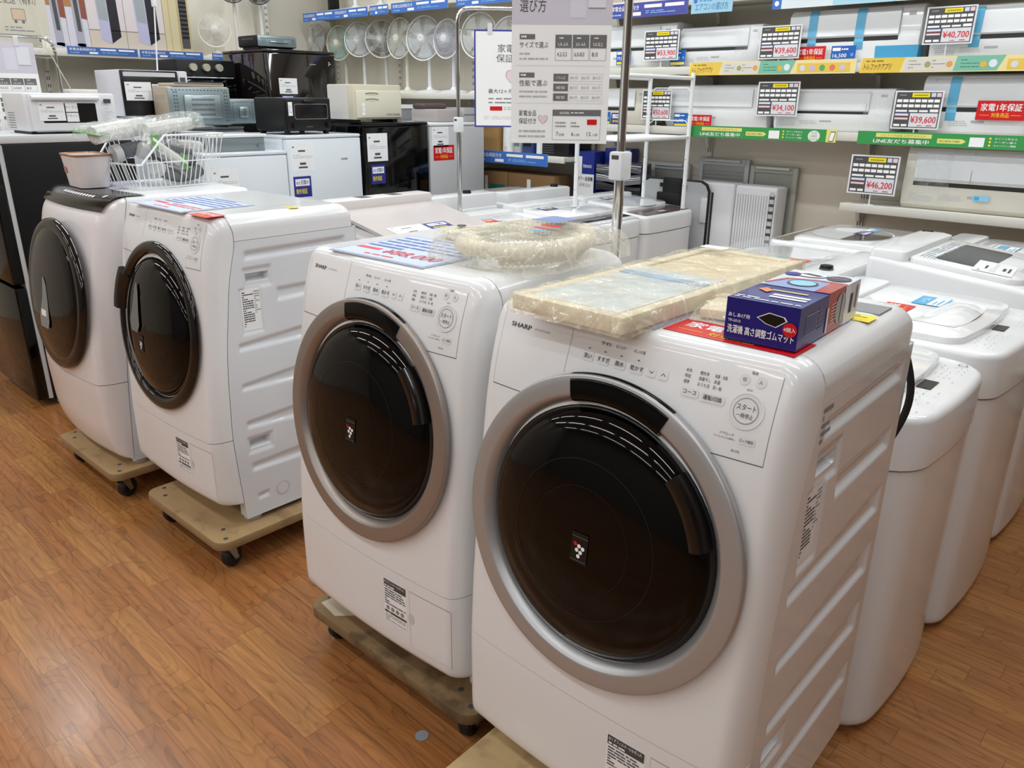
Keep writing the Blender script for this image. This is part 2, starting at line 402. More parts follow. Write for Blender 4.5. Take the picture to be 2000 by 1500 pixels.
def cached(key, name, parent, fn, **k):
    if key in _CACHE:
        o = _CACHE[key].copy(); o.parent = parent; o.name = name; COL.objects.link(o)
    else:
        o = _CACHE[key] = fn().build(name, parent, **k)
    return o
def side_panel(fl, recesses, sign=1, hi=True):
    mb = MB(); ys = 112 if hi else 8; zn = 190 if hi else 12; zlo, zhi = .02, fl.zs-.0012
    def disp(y, z):
        d = 0.
        for (y0, u0, l0, y1, u1, l1, dep, ramp) in recesses:
            if y0 < y < y1:
                t = (y-y0)/(y1-y0); u = u0+(u1-u0)*t; l = l0+(l1-l0)*t
                e = min(y-y0, y1-y, u-z, z-l)
                if e > 0:
                    q = min(1, e/ramp); d = max(d, dep*q*q*(3-2*q))
        return d
    rows = []
    for j in range(zn+1):
        z = zlo+(zhi-zlo)*j/zn; sy = interp(z, fl.St)+.0012; row = [(sign*(fl.hw-.006), sy, z)]
        for i in range(ys+1):
            y = sy+(fl.yb-sy)*i/ys
            row.append((sign*(fl.hw-(disp(y, z) if hi else 0)), y, z))
        rows.append(row)
    rows.append([(sign*(fl.hw-.006), p[1], p[2]) for p in rows[-1]])
    mb.loft(rows, SIDEW, closed=False, cap0=False, cap1=False)
    return mb
def body(fl, key, root, recesses, mats, hi):
    front_m, low_m, top_m = mats
    def lev(a, b, n, extra=()): return sorted(set([a+(b-a)*i/n for i in range(n+1)]+list(extra)))
    def shell(z0, z1, n, m, inlo, inhi):
        mb = MB(); zz = lev(z0, z1, n, [fl.zt-fl.rf*(1-t) for t in (.35, .6, .8, .92)] if z1 >= fl.zt-.001 else [fl.zb+.035*t for t in (.08, .2, .4, .65)] if z0 <= fl.zb+.001 else [])
        rings = [fl.front(z) for z in zz]
        if inlo: rings.insert(0, [(x*.98, y+.005, z) for x, y, z in rings[0]])
        if inhi: rings.append([(x*.98, y+.005, z) for x, y, z in rings[-1]])
        return mb.loft(rings, m, closed=False, cap0=False, cap1=False)
    cached((key, 'front'), 'front_panel', root, lambda: shell(fl.zl+.0014, fl.zt, 34, front_m, True, False), angle=50)
    def lower():
        mb = shell(fl.zb, fl.zl-.0014, 16, low_m, False, True)
        r = fl.front(fl.zb); mb.add(r+[(-fl.hw+.006, .09, fl.zb), (fl.hw-.006, .09, fl.zb)], [list(range(len(r)))+[len(r)+1, len(r)]], low_m)
        return mb
    cached((key, 'low'), 'lower_front_panel', root, lower, angle=50)
    def top():
        mb = MB(); zz = lev(fl.zs, fl.zt, 3, [fl.zt-fl.rs*(1-t) for t in (0, .2, .4, .6, .75, .87, .95)])
        rings = [fl.rear(z) for z in zz]
        rings.insert(0, [(x*.98, y*.99+.004, z) for x, y, z in rings[0]])
        mb.loft(rings, top_m, closed=False, cap0=False, cap1=False)
        fr = fl.front(fl.zt)[1:-1]; rr = rings[-1]
        mb.add(fr+rr, [list(range(len(fr)+len(rr)))], top_m)
        return mb
    cached((key, 'top'), 'top_cover', root, top, angle=50)
    cached((key, 'sideR'), 'side_panel', root, lambda: side_panel(fl, recesses, 1, hi), angle=60)
    cached((key, 'sideL'), 'side_panel', root, lambda: side_panel(fl, recesses, -1, False), angle=60)
    def back():
        return MB().box(-fl.hw+.001, fl.yb-.001, .02, fl.hw-.001, fl.yb+.004, fl.zs, LGREY).box(-fl.hw+.05, .12, .03, fl.hw-.05, fl.yb-.02, fl.zs-.02, BLACK).box(-fl.hw+.004, .092, .02, fl.hw-.004, .10, fl.zb+.06, WHITE2).box(-fl.hw+.004, .06, .02, -fl.hw+.05, .10, fl.zb+.04, WHITE2).box(fl.hw-.05, .06, .02, fl.hw-.004, .10, fl.zb+.04, WHITE2)
    cached((key, 'back'), 'back_panel', root, back)
    for sx in (-1, 1):
        for y in (.1, fl.yb-.07):
            cached((key, 'foot', sx, y), 'foot', root, lambda: MB().cyl((sx*(fl.hw-.045), y, 0), (sx*(fl.hw-.045), y, .022), .03, LGREY, n=20))
ES = FL(.3155, .277, [(.06, -.040), (.1, -.046), (.3, -.045), (.45, -.036), (.6, -.021), (.75, -.006), (.873, .009), (.95, .026), (.99, .042), (1.03, .062)], .013,
        [(0, .056), (.2, .044), (.33, .038), (.39, .041), (.53, .048), (.63, .057), (.74, .074), (.82, .086), (.88, .101), (.935, .117), (.96, .124), (1.01, .112), (1.03, .106)], .572, 1.03, .085, .318, .955)
REC = [(.143, .924, .889, .53, .931, .891, .008, .016), (.244, .795, .744, .53, .797, .747, .008, .016), (.092, .634, .604, .54, .666, .602, .008, .015),
       (.088, .498, .472, .54, .536, .458, .008, .014), (.089, .369, .339, .54, .39, .312, .008, .015), (.09, .218, .184, .54, .232, .172, .008, .015), (.1, .1, .074, .152, .104, .076, .006, .012),
       (.132, .872, .8, .24, .872, .8, .005, .01), (.146, .85, .822, .226, .85, .822, .035, .006), (.085, .312, .248, .186, .312, .248, .005, .01), (.098, .298, .268, .172, .298, .268, .035, .006),
       (.113, .808, .655, .195, .808, .655, .004, .008)]
DRUM = mat('#030304', .05, spec=.27)
def es_map(a, b, c): return Vector((a, ES.yf(a, b)-c, b))
def door_frame(O, sl): n = math.hypot(1, sl); return (Vector(O), Vector((1, 0, 0)), Vector((0, sl/n, 1/n)), Vector((0, -1/n, sl/n)))
def arc_bar(mb, fr, prof, a0, a1, m, n=24):
    """closed cross-section prof of (r, h) swept round part of a circle"""
    O, X, Y, Z = fr; rings = []
    for i in range(n+1):
        t = math.radians(a0+(a1-a0)*i/n)
        rings.append([O+(X*math.cos(t)+Y*math.sin(t))*r+Z*h for r, h in prof])
    return mb.loft(rings, m)
def dot_emblem(p, a, b, s):
    p.rect(a-.017*s, b-.028*s, a+.017*s, b+.028*s, MBLACK, 1)
    p.rect(a-.017*s, b+.02*s, a+.017*s, b+.0205*s, GREY, 2).rect(a-.017*s, b-.024*s, a+.017*s, b-.0235*s, GREY, 2)
    for x, y, m in ((-.008, .007, RED), (0, .004, PAPER), (.008, .001, PAPER), (-.004, -.004, PAPER), (.004, -.007, PAPER), (0, -.015, PAPER)):
        p.disc(a+x*s, b+y*s, .0038*s, m, 3, 12)
def es_door(root, key, kind):
    fr = door_frame((0, -.0165, .665 if kind != 'black' else .652), .118); O, X, Y, Z = fr
    d = MB()
    if kind == 'black':
        d.lathe([(.280, -.003), (.279, .004), (.272, .010), (.258, .013), (.246, .012), (.239, .003), (.2355, -.008)], BROWNG, 72, fr)
    else:
        d.lathe([(.2875, -.003), (.287, .006), (.2858, .0082), (.283, .0092), (.272, .0104), (.2555, .0116), (.253, .0115), (.2505, .0105), (.2455, .006), (.2405, .0), (.237, -.0055), (.235, -.010)], SILVER if kind == 'silver' else SILVER_REFL, 96, fr)
    door = d.build('door', root, 60)
    if kind != 'black': door['label'] = 'silver ring round the dark door' if kind == 'silver' else 'reflection-tinted silver ring round the dark door'
    g = MB().lathe([(.236, -.009), (.2335, -.005), (.2295, -.0015), (.227, -.001)], mat('#1d2022', .2, spec=.4), 72, fr).build('glass_rim_reflection', door, 60)  # grey of the reflecting glass rim, put into this ring's colour
    g = MB().lathe([(.2275, -.002), (.222, .007), (.21, .0155), (.19, .0235), (.15, .033), (.1, .0392), (.05, .0418), (.003, .0425)], DRUM, 72, fr).build('door_glass', door, 60)
    MB().lathe([(.1445, .0345), (.1455, .0343)], mat('#1a1b1d', .3), 72, fr).lathe([(.098, .0398), (.0986, .0397)], mat('#1a1b1d', .3), 60, fr).build('drum_edge', g, fix=False)
    GH = [(0, .0427), (.05, .0420), (.1, .0394), (.15, .0332), (.19, .0237), (.21, .0157)]
    dome = lambda a, b, c: O+X*a+Y*b+Z*(interp(math.hypot(a, b), GH)+.0012+c)
    if kind == 'black':
        hm = MB(); arc_bar(hm, fr, [(.232, .008), (.26, .024), (.288, .022), (.291, .004), (.281, .001)], 145, 176, BROWNG); hm.build('handle', door, 40)
        t = MB(); fc = lambda a, b, c: dome(a-.075, b+.05, c+.002)
        p = P(t, fc); tm = mat('#6f7370', .5)
        p.poly([(-.02, -.075), (.03, -.075), (.046, -.05), (.04, 0), (.03, .06), (.012, .09), (0, .08), (-.01, 0), (-.03, -.04)], tm, 4); t.build('hanging_tag', door)
        e = MB(); dot_emblem(P(e, dome), -.03, -.06, 1.); e.build('emblem', door)
    else:
        bk = MB(); arc_bar(bk, fr, [(.2888, -.003), (.2882, .004), (.285, .0078), (.275, .0108), (.26, .0138), (.248, .0148), (.2428, .013), (.2388, .006), (.2345, -.01)], 64, 106, mat('#040404', .1, spec=.22)); bk.build('top_inset', door, 60)
        hm = MB(); arc_bar(hm, fr, [(.203, .014), (.206, .027), (.215, .031), (.226, .029), (.232, .02), (.232, -.004)], 15, 47, mat('#0b0909', .18)); hm.build('handle', door, 40)
        e = MB(); dot_emblem(P(e, dome), .006, -.011, 1.); e.build('emblem', door)
    return door
def es_controls(root, small):
    mb = MB(); p = P(mb, es_map)
    # thin joints of the panel and the detergent drawer
    for a0, a1 in ((-.2745, -.191), (.191, .2745)):
        p.rect(a0, .8722, a1, .8738, SEAMD, 1, 8)
    for k in range(10):
        z0, z1 = .874+.0145*k, .874+.0145*(k+1)
        if k < 9: p.rect(.2737, z0, .2748, z1, GREY, 1)
        p.rect(-.2748, z0, -.2740, z1, LGREY, 1)
        if z0 > .92: p.rect(-.1065, z0, -.1058, z1, GREY, 1)
    I = INK if not small else mat('#3a3a3c', .6)
    p.text('SHARP', -.2535, .9845, .0085, I, 2, w=.051, bold=.035).text('JUST SIZE DRUM', -.195, .9875, .0034, GREY, 2, w=.038)
    bt = mat('#dfe0e0', .15, coat=.3)
    names = [(-.063, '洗い'), (-.030, 'すすぎ'), (.003, '脱水'), (.037, '乾かす')]
    keys = []
    def key():
        keys.append(MB()); return P(keys[-1], es_map)
    for a, t in names:
        key().rrect(a-.0115, .9615, a+.0115, .9775, .003, bt, 2).text(t, a, .9672, .0062, I, 4, 'c', bold=.02)
        p.rect(a-.002, .9818, a+.002, .9836, DGREY, 2)
    for a, s in ((.065, -1), (.087, 1)):
        key().rrect(a-.0085, .9625, a+.0085, .9775, .003, bt, 2).poly([(a-.004, .97-s*.002), (a, .97+s*.0018), (a+.004, .97-s*.002), (a+.004, .9712-s*.002), (a, .9712+s*.0018), (a-.004, .9712-s*.002)], I, 4)
    for a, t in ((-.033, '予約'), (-.001, '糸フィルター'), (.035, 'おしゃれ着')):
        p.text(t, a, .9935, .0045, I, 2, 'c', w=.021, bold=.01)
    for i, ts in enumerate((('毛布', '槽洗浄', '除菌・消臭'), ('時短', '部屋干し', '洗濯'), ('標準', 'おうち流', '洗〜乾'))):
        for a, t in zip((.123, .147, .172), ts): p.text(t, a, .9845-.0085*i, .0044, I, 2, w=.0062*min(len(t), 4)*.8, bold=.01)
    key().rrect(.123, .948, .153, .9615, .003, bt, 2).text('コース', .138, .9525, .006, I, 4, 'c', w=.023, bold=.01)
    key().rrect(.1565, .9465, .1965, .9605, .003, bt, 2).text('運転切換', .1765, .951, .006, I, 4, 'c', w=.031, bold=.02)
    p.text('電源', .231, 1.001, .0036, I, 2, 'c')
    for a, t in ((.218, '切'), (.243, '入')):
        key().ring(a, .9918, .0073, .0082, GLOSSW, 2).disc(a, .9918, .0073, bt, 2).text(t, a, .9895, .0045, I, 4, 'c')
    p.text('eco', .2295, .9765, .0045, GREY, 2, 'c', bold=.02)
    p.text('ドアロック', .2, .9068, .0035, I, 2).text('チャイルドロック(3秒押し)', .191, .901, .0026, I, 2, w=.034)
    key().rrect(.2305, .8985, .2555, .9105, .002, bt, 2).text('ロック解除', .243, .9025, .0042, I, 4, 'c', w=.021)
    if not small: p.text('ES-S7J', .229, .8842, .0037, I, 2, 'c')
    pan = mb.build('control_panel', root, fix=False); pan['label'] = 'glossy control panel with print and touch keys'
    for k in keys: k.build('touch_key', pan, fix=False)
    b = MB(); q = P(b, es_map)
    q.ring(.232, .948, .0255, .0275, GLOSSW, 5).disc(.232, .948, .0255, bt, 3).ring(.232, .948, .0182, .0193, GREY, 5).disc(.232, .948, .0182, bt, 4)
    q.text('スタート', .232, .9495, .0072, I, 6, 'c', w=.030, bold=.01).text('一時停止', .232, .938, .0058, I, 6, 'c', w=.026, bold=.01)
    b.build('start_button', pan, fix=False)
    # filter flap and care label on the lower front
    f = MB(); q = P(f, es_map)
    q.rect(.167, .2875, .3, .2885, SEAMD, 1, 10).rect(.167, .132, .3, .133, LGREY, 1, 10)
    for k in range(8):
        z0, z1 = .1325+.0194*k, .1325+.0194*(k+1)
        q.rect(.1665, z0, .1674, z1, LGREY, 1).rect(.2995, z0, .3008, z1, SEAMD, 1)
    q.disc(.172, .212, .010, LGREY, 1, sy=1.5)
    f.build('filter_flap', root, fix=False)
    l = MB(); q = P(l, es_map)
    q.rect(.076, .168, .157, .289, PAPERG, 1, 4).rect(.078, .266, .155, .287, DGREY, 2, 4).text('糸くずフィルターのお手入れ', .081, .278, .006, PAPER, 4, w=.07, bold=.02).lines(.081, .267, .15, .275, 1, PAPER, 4, .5)
    q.lines(.08, .217, .153, .263, 7, DGREY, 2, .45, 5).rect(.078, .193, .155, .199, DGREY, 2, 4).text('注意', .09, .194, .004, PAPER, 4).lines(.08, .17, .153, .19, 4, GREY, 2, .4, 8)
    for k in range(4): q.disc(.09+.017*k, .208, .006, GREY, 2, 10)
    l.build('care_label', root, fix=False)
def es_side_print(root):
    mb = MB(); sd = lambda a, b, c: Vector((ES.hw-.0039+c, a, b))
    p = P(mb, sd); p.rect(.122, .668, .19, .803, PAPERG, 1)
    p.lines(.127, .68, .165, .795, 16, DGREY, 2, .5, 2).lines(.168, .72, .187, .795, 10, GREY, 2, .4, 4)
    mb.build('rating_label', root, fix=False)
    c = MB(); s2 = lambda a, b, cc: Vector((ES.hw+cc, a, b))
    P(c, s2).ring(.2, .088, .021, .025, LGREY, 3).disc(.2, .088, .021, SIDEW, 2); c.build('drain_cap', root, fix=False)
def es_washer(label, cat, loc, rz, kind, small=False, group=None):
    r = thing('drum_washing_machine', label, cat, loc, rz, group)
    body(ES, 'ES', r, REC, (WHITE, WHITE, WHITE), True)
    es_door(r, 'ES', kind); es_controls(r, small); es_side_print(r)
    return r
def off(loc, rz, dx): return (loc[0]+math.cos(rz)*dx, loc[1]+math.sin(rz)*dx, loc[2])
A_LOC, A_RZ = off((-.61015, .994103, .1151), .026315, -.1035), .026315
B_LOC, B_RZ = off((-2.45, 1.03, .13), .016891, -.1035), .016891
C_LOC, C_RZ = off((-1.293362, 1.009171, .1241), .014334, -.1035), .014334
wA = es_washer('nearest drum washing machine with silver door ring, blue box on its top', 'washing machine', A_LOC, A_RZ, 'silver')
wC = es_washer('drum washing machine with reflection-tinted silver door ring and bagged hose on top', 'washing machine', C_LOC, C_RZ, 'warm')
wB = es_washer('white drum washing machine with black door ring and ribbed side panel in view', 'washing machine', B_LOC, B_RZ, 'black', True)
# small codes and stickers of single machines
m = MB(); p = P(m, lambda a, b, c: Vector((ES.hw+c, a, b)))
p.lines(.127, .885, .165, .95, 5, GREY, 2, .6, 9); m.build('code_sticker', wA, fix=False)
ZT = ES.zt
def on_top(r, x, y, ang=0., lift=0.): # print lying on the top cover, in the washer's own frame
    c, s = math.cos(ang), math.sin(ang)
    return lambda a, b, cc: Vector((x+c*a-s*b, y+s*a+c*b, ZT+.0006+lift+cc))
m = MB(); p = P(m, on_top(wA, .05, .085, .0)); warranty_red(p, .225, .085); o = m.build('warranty_sticker', wA, fix=False); o['label'] = 'red warranty sticker'
m = MB(); p = P(m, on_top(wA, .235, .36)); p.rect(0, 0, .055, .05, YEL, 1).lines(.005, .005, .05, .045, 4, INK, 2, .3); o = m.build('caution_sticker', wA, fix=False); o['label'] = 'yellow caution sticker'
m = MB(); p = P(m, on_top(wB, .175, .048)); warranty_red(p, .12, .07); o = m.build('warranty_sticker', wB, fix=False); o['label'] = 'red warranty sticker'
m = MB(); p = P(m, on_top(wB, .235, .345)); p.rect(0, 0, .05, .035, YEL, 1).lines(.005, .005, .045, .03, 3, INK, 2, .3); o = m.build('caution_sticker', wB, fix=False); o['label'] = 'yellow caution sticker'
for w, x0 in ((wA, .2), (wB, .19)):
    MB().add([(x0, .30, ZT+.0006), (x0+.0015, .30, ZT+.0006), (x0+.0015, .54, ZT+.0006), (x0, .54, ZT+.0006)], [(0, 1, 2, 3)], SEAMD).build('lid_joint', w, fix=False)
MB().box(.225, .43, ZT-.004, .285, .5, ZT+.001, GREY).build('hose_recess', wA)
# black hose behind the nearest machine
m = MB(); pts = []
for i in range(15):
    t = i/14; pts.append((.298+.022*math.sin(PI*t), .592+.012*math.sin(PI*t), .93-.2*t))
m.tube(pts, .0075, RUBBER); m.build('drain_hose', wA)
# the large older drum washer with a black sloping panel
DX = FL(.31, .268, [(.03, .005), (.12, -.025), (.33, -.035), (.47, -.03), (.64, -.007), (.83, .03), (.93, .058), (.985, .066), (1.03, .07)], .02,
        [(0, .06), (.33, .085), (.6, .115), (.9, .16), (1.03, .19)], .68, 1.025, .03, .345, .94, rs=.02, rf=.10)
D_LOC = (-3.28, .95, .13)
wD = thing('drum_washing_machine', 'large white drum washing machine with glossy black sloping control panel', 'washing machine', D_LOC, 0)
body(DX, 'DX', wD, [], (mat('#e4dfde', .2, coat=.3), mat('#e4dfde', .2, coat=.3), WHITE2), False)
fr = door_frame((.012, -.014, .652), .115)
d = MB().lathe([(.288, -.008), (.286, .004), (.277, .011), (.262, .014), (.248, .012)], BROWNG, 72, fr).build('door', wD, 60); d['label'] = 'round door in dark brown gloss'
MB().lathe([(.249, .012), (.24, .017), (.2, .026), (.13, .035), (.06, .039), (.003, .04)], mat('#050404', .05, spec=.35), 64, fr).build('door_glass', d, 60)
t = MB(); O, X, Y, Z = fr; fc = lambda a, b, c: O+X*(a-.015)+Y*(b-.01)+Z*(.0385+c)
P(t, fc).poly([(-.045, -.12), (.035, -.12), (.05, -.09), (.045, -.02), (.035, .05), (.015, .08), (0, .07), (-.01, 0), (-.05, -.08)], mat('#858a88', .5), 6).rect(-.03, -.075, .02, -.05, PAPER, 7); t.build('hanging_tag', d)
# sloping black panel over the front top edge
def dsurf(x, t, c=0.):
    """t 0..1 from the front edge over the rounded top to the flat"""
    if t < .7:
        th = math.radians(32+58*t/.7); z = .925+.1*math.sin(th); nn = (math.cos(th), math.sin(th))
        return Vector((x, interp(.96, DX.Pt)+.02*(x/.28)**2+.1*(1-math.cos(th))-nn[0]*(.004+c), z+nn[1]*(.0035+c)))
    return Vector((x, interp(.96, DX.Pt)+.02*(x/.28)**2+.1+.075*(t-.7)/.3, 1.0285+c))
m = MB(); rings = [[dsurf(-.300+.6*k/20, i/14) for k in range(21)] for i in range(15)]
m.loft(rings, mat('#100d0c', .09, spec=.3), closed=False, cap0=False, cap1=False)
pn = m.build('control_panel', wD, 60, fix=False); pn['label'] = 'glossy black control panel'
m = MB()
dpan = lambda a, b, c: dsurf(a, b, .0006+c)
p = P(m, dpan)
for k in range(12): p.rect(-.12+.025*k, .38, -.105+.025*k, .46, PAPER, 2).rect(-.118+.025*k, .55, -.108+.025*k, .58, GREY, 2)
p.disc(.23, .5, .012, MGREY, 2, sy=6); m.build('panel_print', pn, fix=False)
# ------------------------------------------------------------------ wooden dollies
PLY = ply_mat('worn_plywood', '#997c54', '#af9268', '#775e40'); PLYW = ply_mat('scuffed_plywood', '#776043', '#917650', '#5f4b31', True); PLYL = ply_mat('pale_plywood', '#b0966a', '#c6ab7c', '#876d49')
def dolly(label, x0, y0, w, d, top, m, rz=0, swivel=()):
    r = thing('wooden_dolly', label, 'dolly', (x0, y0, 0), rz, 'plywood dollies under the drum washers')
    rc = .045; pts = []
    for cx, cy, a0 in ((w-rc, rc, -90), (w-rc, d-rc, 0), (rc, d-rc, 90), (rc, rc, 180)):
        for i in range(6): t = math.radians(a0+18*i); pts.append((cx+rc*math.cos(t), cy+rc*math.sin(t)))
    b = MB().prism(pts, 'z', top-.032, top-.0005, m, b=.004).build('board', r)
    for i, (x, y) in enumerate(((.06, .05), (w-.06, .05), (.06, d-.05), (w-.06, d-.05))):
        for k in (-1, 1):
            MB().cyl((x+.03*k, y-.012*k, top-.002), (x+.03*k, y-.012*k, top-.0002), .008, DGREY, n=14).build('bolt', b)
        a = (.0, .35, -.3, .1)[i]; c, s = math.cos(a), math.sin(a); R = .038; h = R+.0
        T = lambda px, py, pz: (x+c*px-s*py, y+s*px+c*py, pz)
        f = MB().cyl((x, y, top-.042), (x, y, top-.0325), .03, STEEL)
        for sgn in (-1, 1):
            q = [T(sgn*.021, -.018, top-.042), T(sgn*.021, .018, top-.042), T(sgn*.021, .028, h-.008), T(sgn*.021, .012, h-.008), T(sgn*.024, -.018, top-.042), T(sgn*.024, .018, top-.042), T(sgn*.024, .028, h-.008), T(sgn*.024, .012, h-.008)]
            f.add(q, [(0, 1, 2, 3), (7, 6, 5, 4), (0, 4, 5, 1), (1, 5, 6, 2), (2, 6, 7, 3), (3, 7, 4, 0)], STEEL)
        cs = f.build('caster', r)
        O = Vector(T(0, .02, h)); ax = Vector((c, s, 0)); fr2 = (O, Vector((-s, c, 0)), Vector((0, 0, 1)), ax)
        MB().lathe([(.004, -.016), (R-.008, -.018), (R-.001, -.011), (R, 0), (R-.001, .011), (R-.008, .018), (.004, .016)], RUBBER, 24, fr2).cyl(O-ax*.026, O+ax*.026, .007, STEEL).build('wheel', cs)
    return r
dolly('clean plywood dolly under the washer with black door ring', -2.734, .945, .555, .78, .13, PLY, .015)
dolly('plywood dolly under the washer with black sloping panel', -3.515, .905, .58, .78, .13, PLY, .01)
dc = dolly('scuffed paint-flecked plywood dolly under the washer with reflection-tinted silver ring', -1.725, .985, .67, .78, .1241, PLYW, .012)
dolly('pale plywood dolly under the nearest washing machine', -1.0, .80, .52, .74, .1151, PLYL, .03)
m = MB(); T0 = .1241
pf = mat('#c9c0a8', .8); m.prism([(.03, .03), (.11, .02), (.15, .06), (.15, .10), (.08, .11), (.035, .09)], 'z', T0-.0004, T0-.0001, pf); m.build('paint_patch', dc)
# ------------------------------------------------------------------ things lying on the drum washers
def frame_pt(loc, rz, x, y, z):
    c, s = math.cos(rz), math.sin(rz); return Vector((loc[0]+c*x-s*y, loc[1]+s*x+c*y, loc[2]+z))
def on(loc, rz, x, y, z=ZT+.001): return tuple(frame_pt(loc, rz, x, y, z))
def price_poster(label, loc, rz, w, h, price):
    m = MB(); m.box(0, 0, 0, w, h, .0012, PAPERG); p = P(m, lambda a, b, c: Vector((a, b, .0012+c)))
    bl = mat('#4a66ae', .4); lb = mat('#c6d3e6', .35)
    p.rect(0, 0, w, h, mat('#8d9fd0', .35), 1).rect(.008, .008, w-.008, h-.008, PAPERG, 2).rect(.012, .012, w-.012, h-.012, lb, 3)
    for i in range(4):
        for j in range(5):
            p.rect(w*(.06+.18*j), h*(.5+.11*i), w*(.06+.18*j+.16), h*(.5+.11*i+.045), bl, 4)
    p.rect(w*.3, h*.93, w*.72, h*.965, bl, 4)
    p.rect(w*.05, h*.26, w*.3, h*.33, REDINK, 4).rect(w*.05, h*.4, w*.42, h*.45, bl, 4)
    if not price: p.lines(w*.36, h*.2, w*.92, h*.36, 2, REDINK, 4, .5, 6)
    else: p.text(price, w*.36, h*.2, h*.16, REDINK, 5, w=w*.56, bold=.012, slant=.1)
    p.lines(w*.3, h*.08, w*.9, h*.14, 1, REDINK, 4, .5)
    o = m.build('price_poster', fix=False); place(o, loc, rz); return tag(o, label, 'price poster')
price_poster('blue bordered price poster reading 88,000 on the washer with the bagged hose', on(C_LOC, C_RZ, -.205, .06), C_RZ+.03, .33, .27, '¥88,000')
price_poster('blue bordered price poster on the washer with black door ring', on(B_LOC, B_RZ, -.2, .045), B_RZ, .345, .255, None)
price_poster('blue bordered price poster half hidden under the shopping basket on the panelled washer', on(D_LOC, 0, -.26, .24, 1.0262), 0, .3, .21, None)
price_poster('blue bordered price poster half hidden under the bagged frame on nearest washer', on(A_LOC, A_RZ, -.22, .07), A_RZ, .265, .27, '¥88,000')
# blue carton of rubber mats
bx = thing('rubber_mat_box', 'blue, red and white carton of rubber mats on the nearest washing machine', 'box', on(A_LOC, A_RZ, .153, .098, ZT+.0032), A_RZ+.03)
W_, D_, H_ = .116, .275, .067
BXB = mat('#101575', .25, coat=.3); BXR = mat('#b8372c', .25, coat=.3); BXW = mat('#dfe3e8', .25, coat=.3)
m = MB(); m.box(0, 0, 0, W_, D_*.44, H_, BXB).box(0, D_*.44, 0, W_, D_*.72, H_, BXR).box(0, D_*.72, 0, W_, D_, H_, BXW); m.build('carton', bx)
m = MB(); p = P(m, lambda a, b, c: Vector((a, -c, b)))
p.text('あしあげ用', .005, .038, .0052, PAPER, 2, bold=.02).text('TFi-5515', .005, .0295, .0042, PAPER, 2, bold=.02)
p.text('洗濯機 高さ調整ゴムマット', .005, .0125, .0105, PAPER, 2, w=.106, bold=.035)
hexo = [(.053, .043), (.07, .052), (.092, .049), (.096, .044), (.081, .033), (.066, .036)]
p.poly([(.0745+(a-.0745)*1.12, .0425+(b-.0425)*1.14) for a, b in hexo], PAPER, 2).poly(hexo, BLACK, 3)
p.disc(.1035, .032, .011, RED, 4).text('4個入', .1035, .0295, .0055, PAPER, 5, 'c', bold=.03); m.build('front_print', bx, fix=False)
m = MB(); p = P(m, lambda a, b, c: Vector((a, b, H_+c)))
p.rect(0, D_*.44, W_, D_, BXW, 1).poly([(W_*.02, D_*.44), (W_, D_*.44), (W_, D_*.74), (W_*.62, D_*.76), (W_*.2, D_*.72)], mat('#8ea3cf', .3), 2)
p.poly([(0, D_*.5), (W_*.15, D_*.7), (W_*.55, D_*.76), (W_, D_*.76), (W_, D_*.72), (W_*.55, D_*.73), (W_*.2, D_*.67), (W_*.05, D_*.5)], BXR, 3)
p.rect(W_*.78, D_*.44, W_, D_*.72, BXR, 3).disc(W_*.48, D_*.6, .025, DGREY, 4).disc(W_*.48, D_*.6, .021, SKYB, 5)
p.disc(W_*.35, D_*.88, .03, NAVY, 3, sy=.7).disc(W_*.35, D_*.88, .0285, PAPERG, 4, sy=.7).poly([(W_*.2, D_*.88), (W_*.5, D_*.84), (W_*.55, D_*.88), (W_*.3, D_*.91)], DGREY, 5).disc(W_*.12, D_*.84, .014, NAVY, 5)
p.disc(W_*.78, D_*.87, .02, DGREY, 4, sy=1.1).rect(W_*.66, D_*.86, W_*.9, D_*.88, mat('#a96bb0', .4), 5)
p.rect(W_*.3, D_*.31, W_*.8, D_*.34, mat('#c9b98a', .4), 2).rect(W_*.42, D_*.2, W_*.92, D_*.235, PAPER, 2).rect(W_*.42, D_*.145, W_*.92, D_*.18, PAPER, 2)
p.lines(W_*.05, D_*.03, W_*.95, D_*.1, 2, PAPER, 2, .4, 3).poly([(W_*.12, D_*.3), (W_*.3, D_*.24), (W_*.34, D_*.3), (W_*.2, D_*.36)], mat('#d98648', .4), 3)
m.build('top_print', bx, fix=False)
m = MB(); p = P(m, lambda a, b, c: Vector((W_+c, a, b)))
p.rect(D_*.1, .018, D_*.28, .05, MGREY, 1).rect(D_*.106, .0195, D_*.274, .0485, BXB, 2).lines(D_*.3, .015, D_*.36, .055, 5, GREY, 2, .3)
p.lines(D_*.5, .012, D_*.62, .05, 7, PAPER, 2, .25, 6).disc(D_*.66, .034, .024, MGREY, 2, sy=1.1).poly([(D_*.655, .01), (D_*.665, .01), (D_*.675, .058), (D_*.66, .058)], DGREY, 3)
p.poly([(D_*.74, .0), (D_*.9, .0), (D_*.8, .067), (D_*.72, .067)], PAPERG, 2).rect(D_*.82, .016, D_*.87, .05, DGREY, 3).rect(D_*.93, .02, D_*.95, .06, mat('#8c4a6a', .4), 3).rect(D_*.425, .004, D_*.45, .045, PAPER, 3)
m.build('side_print', bx, fix=False)
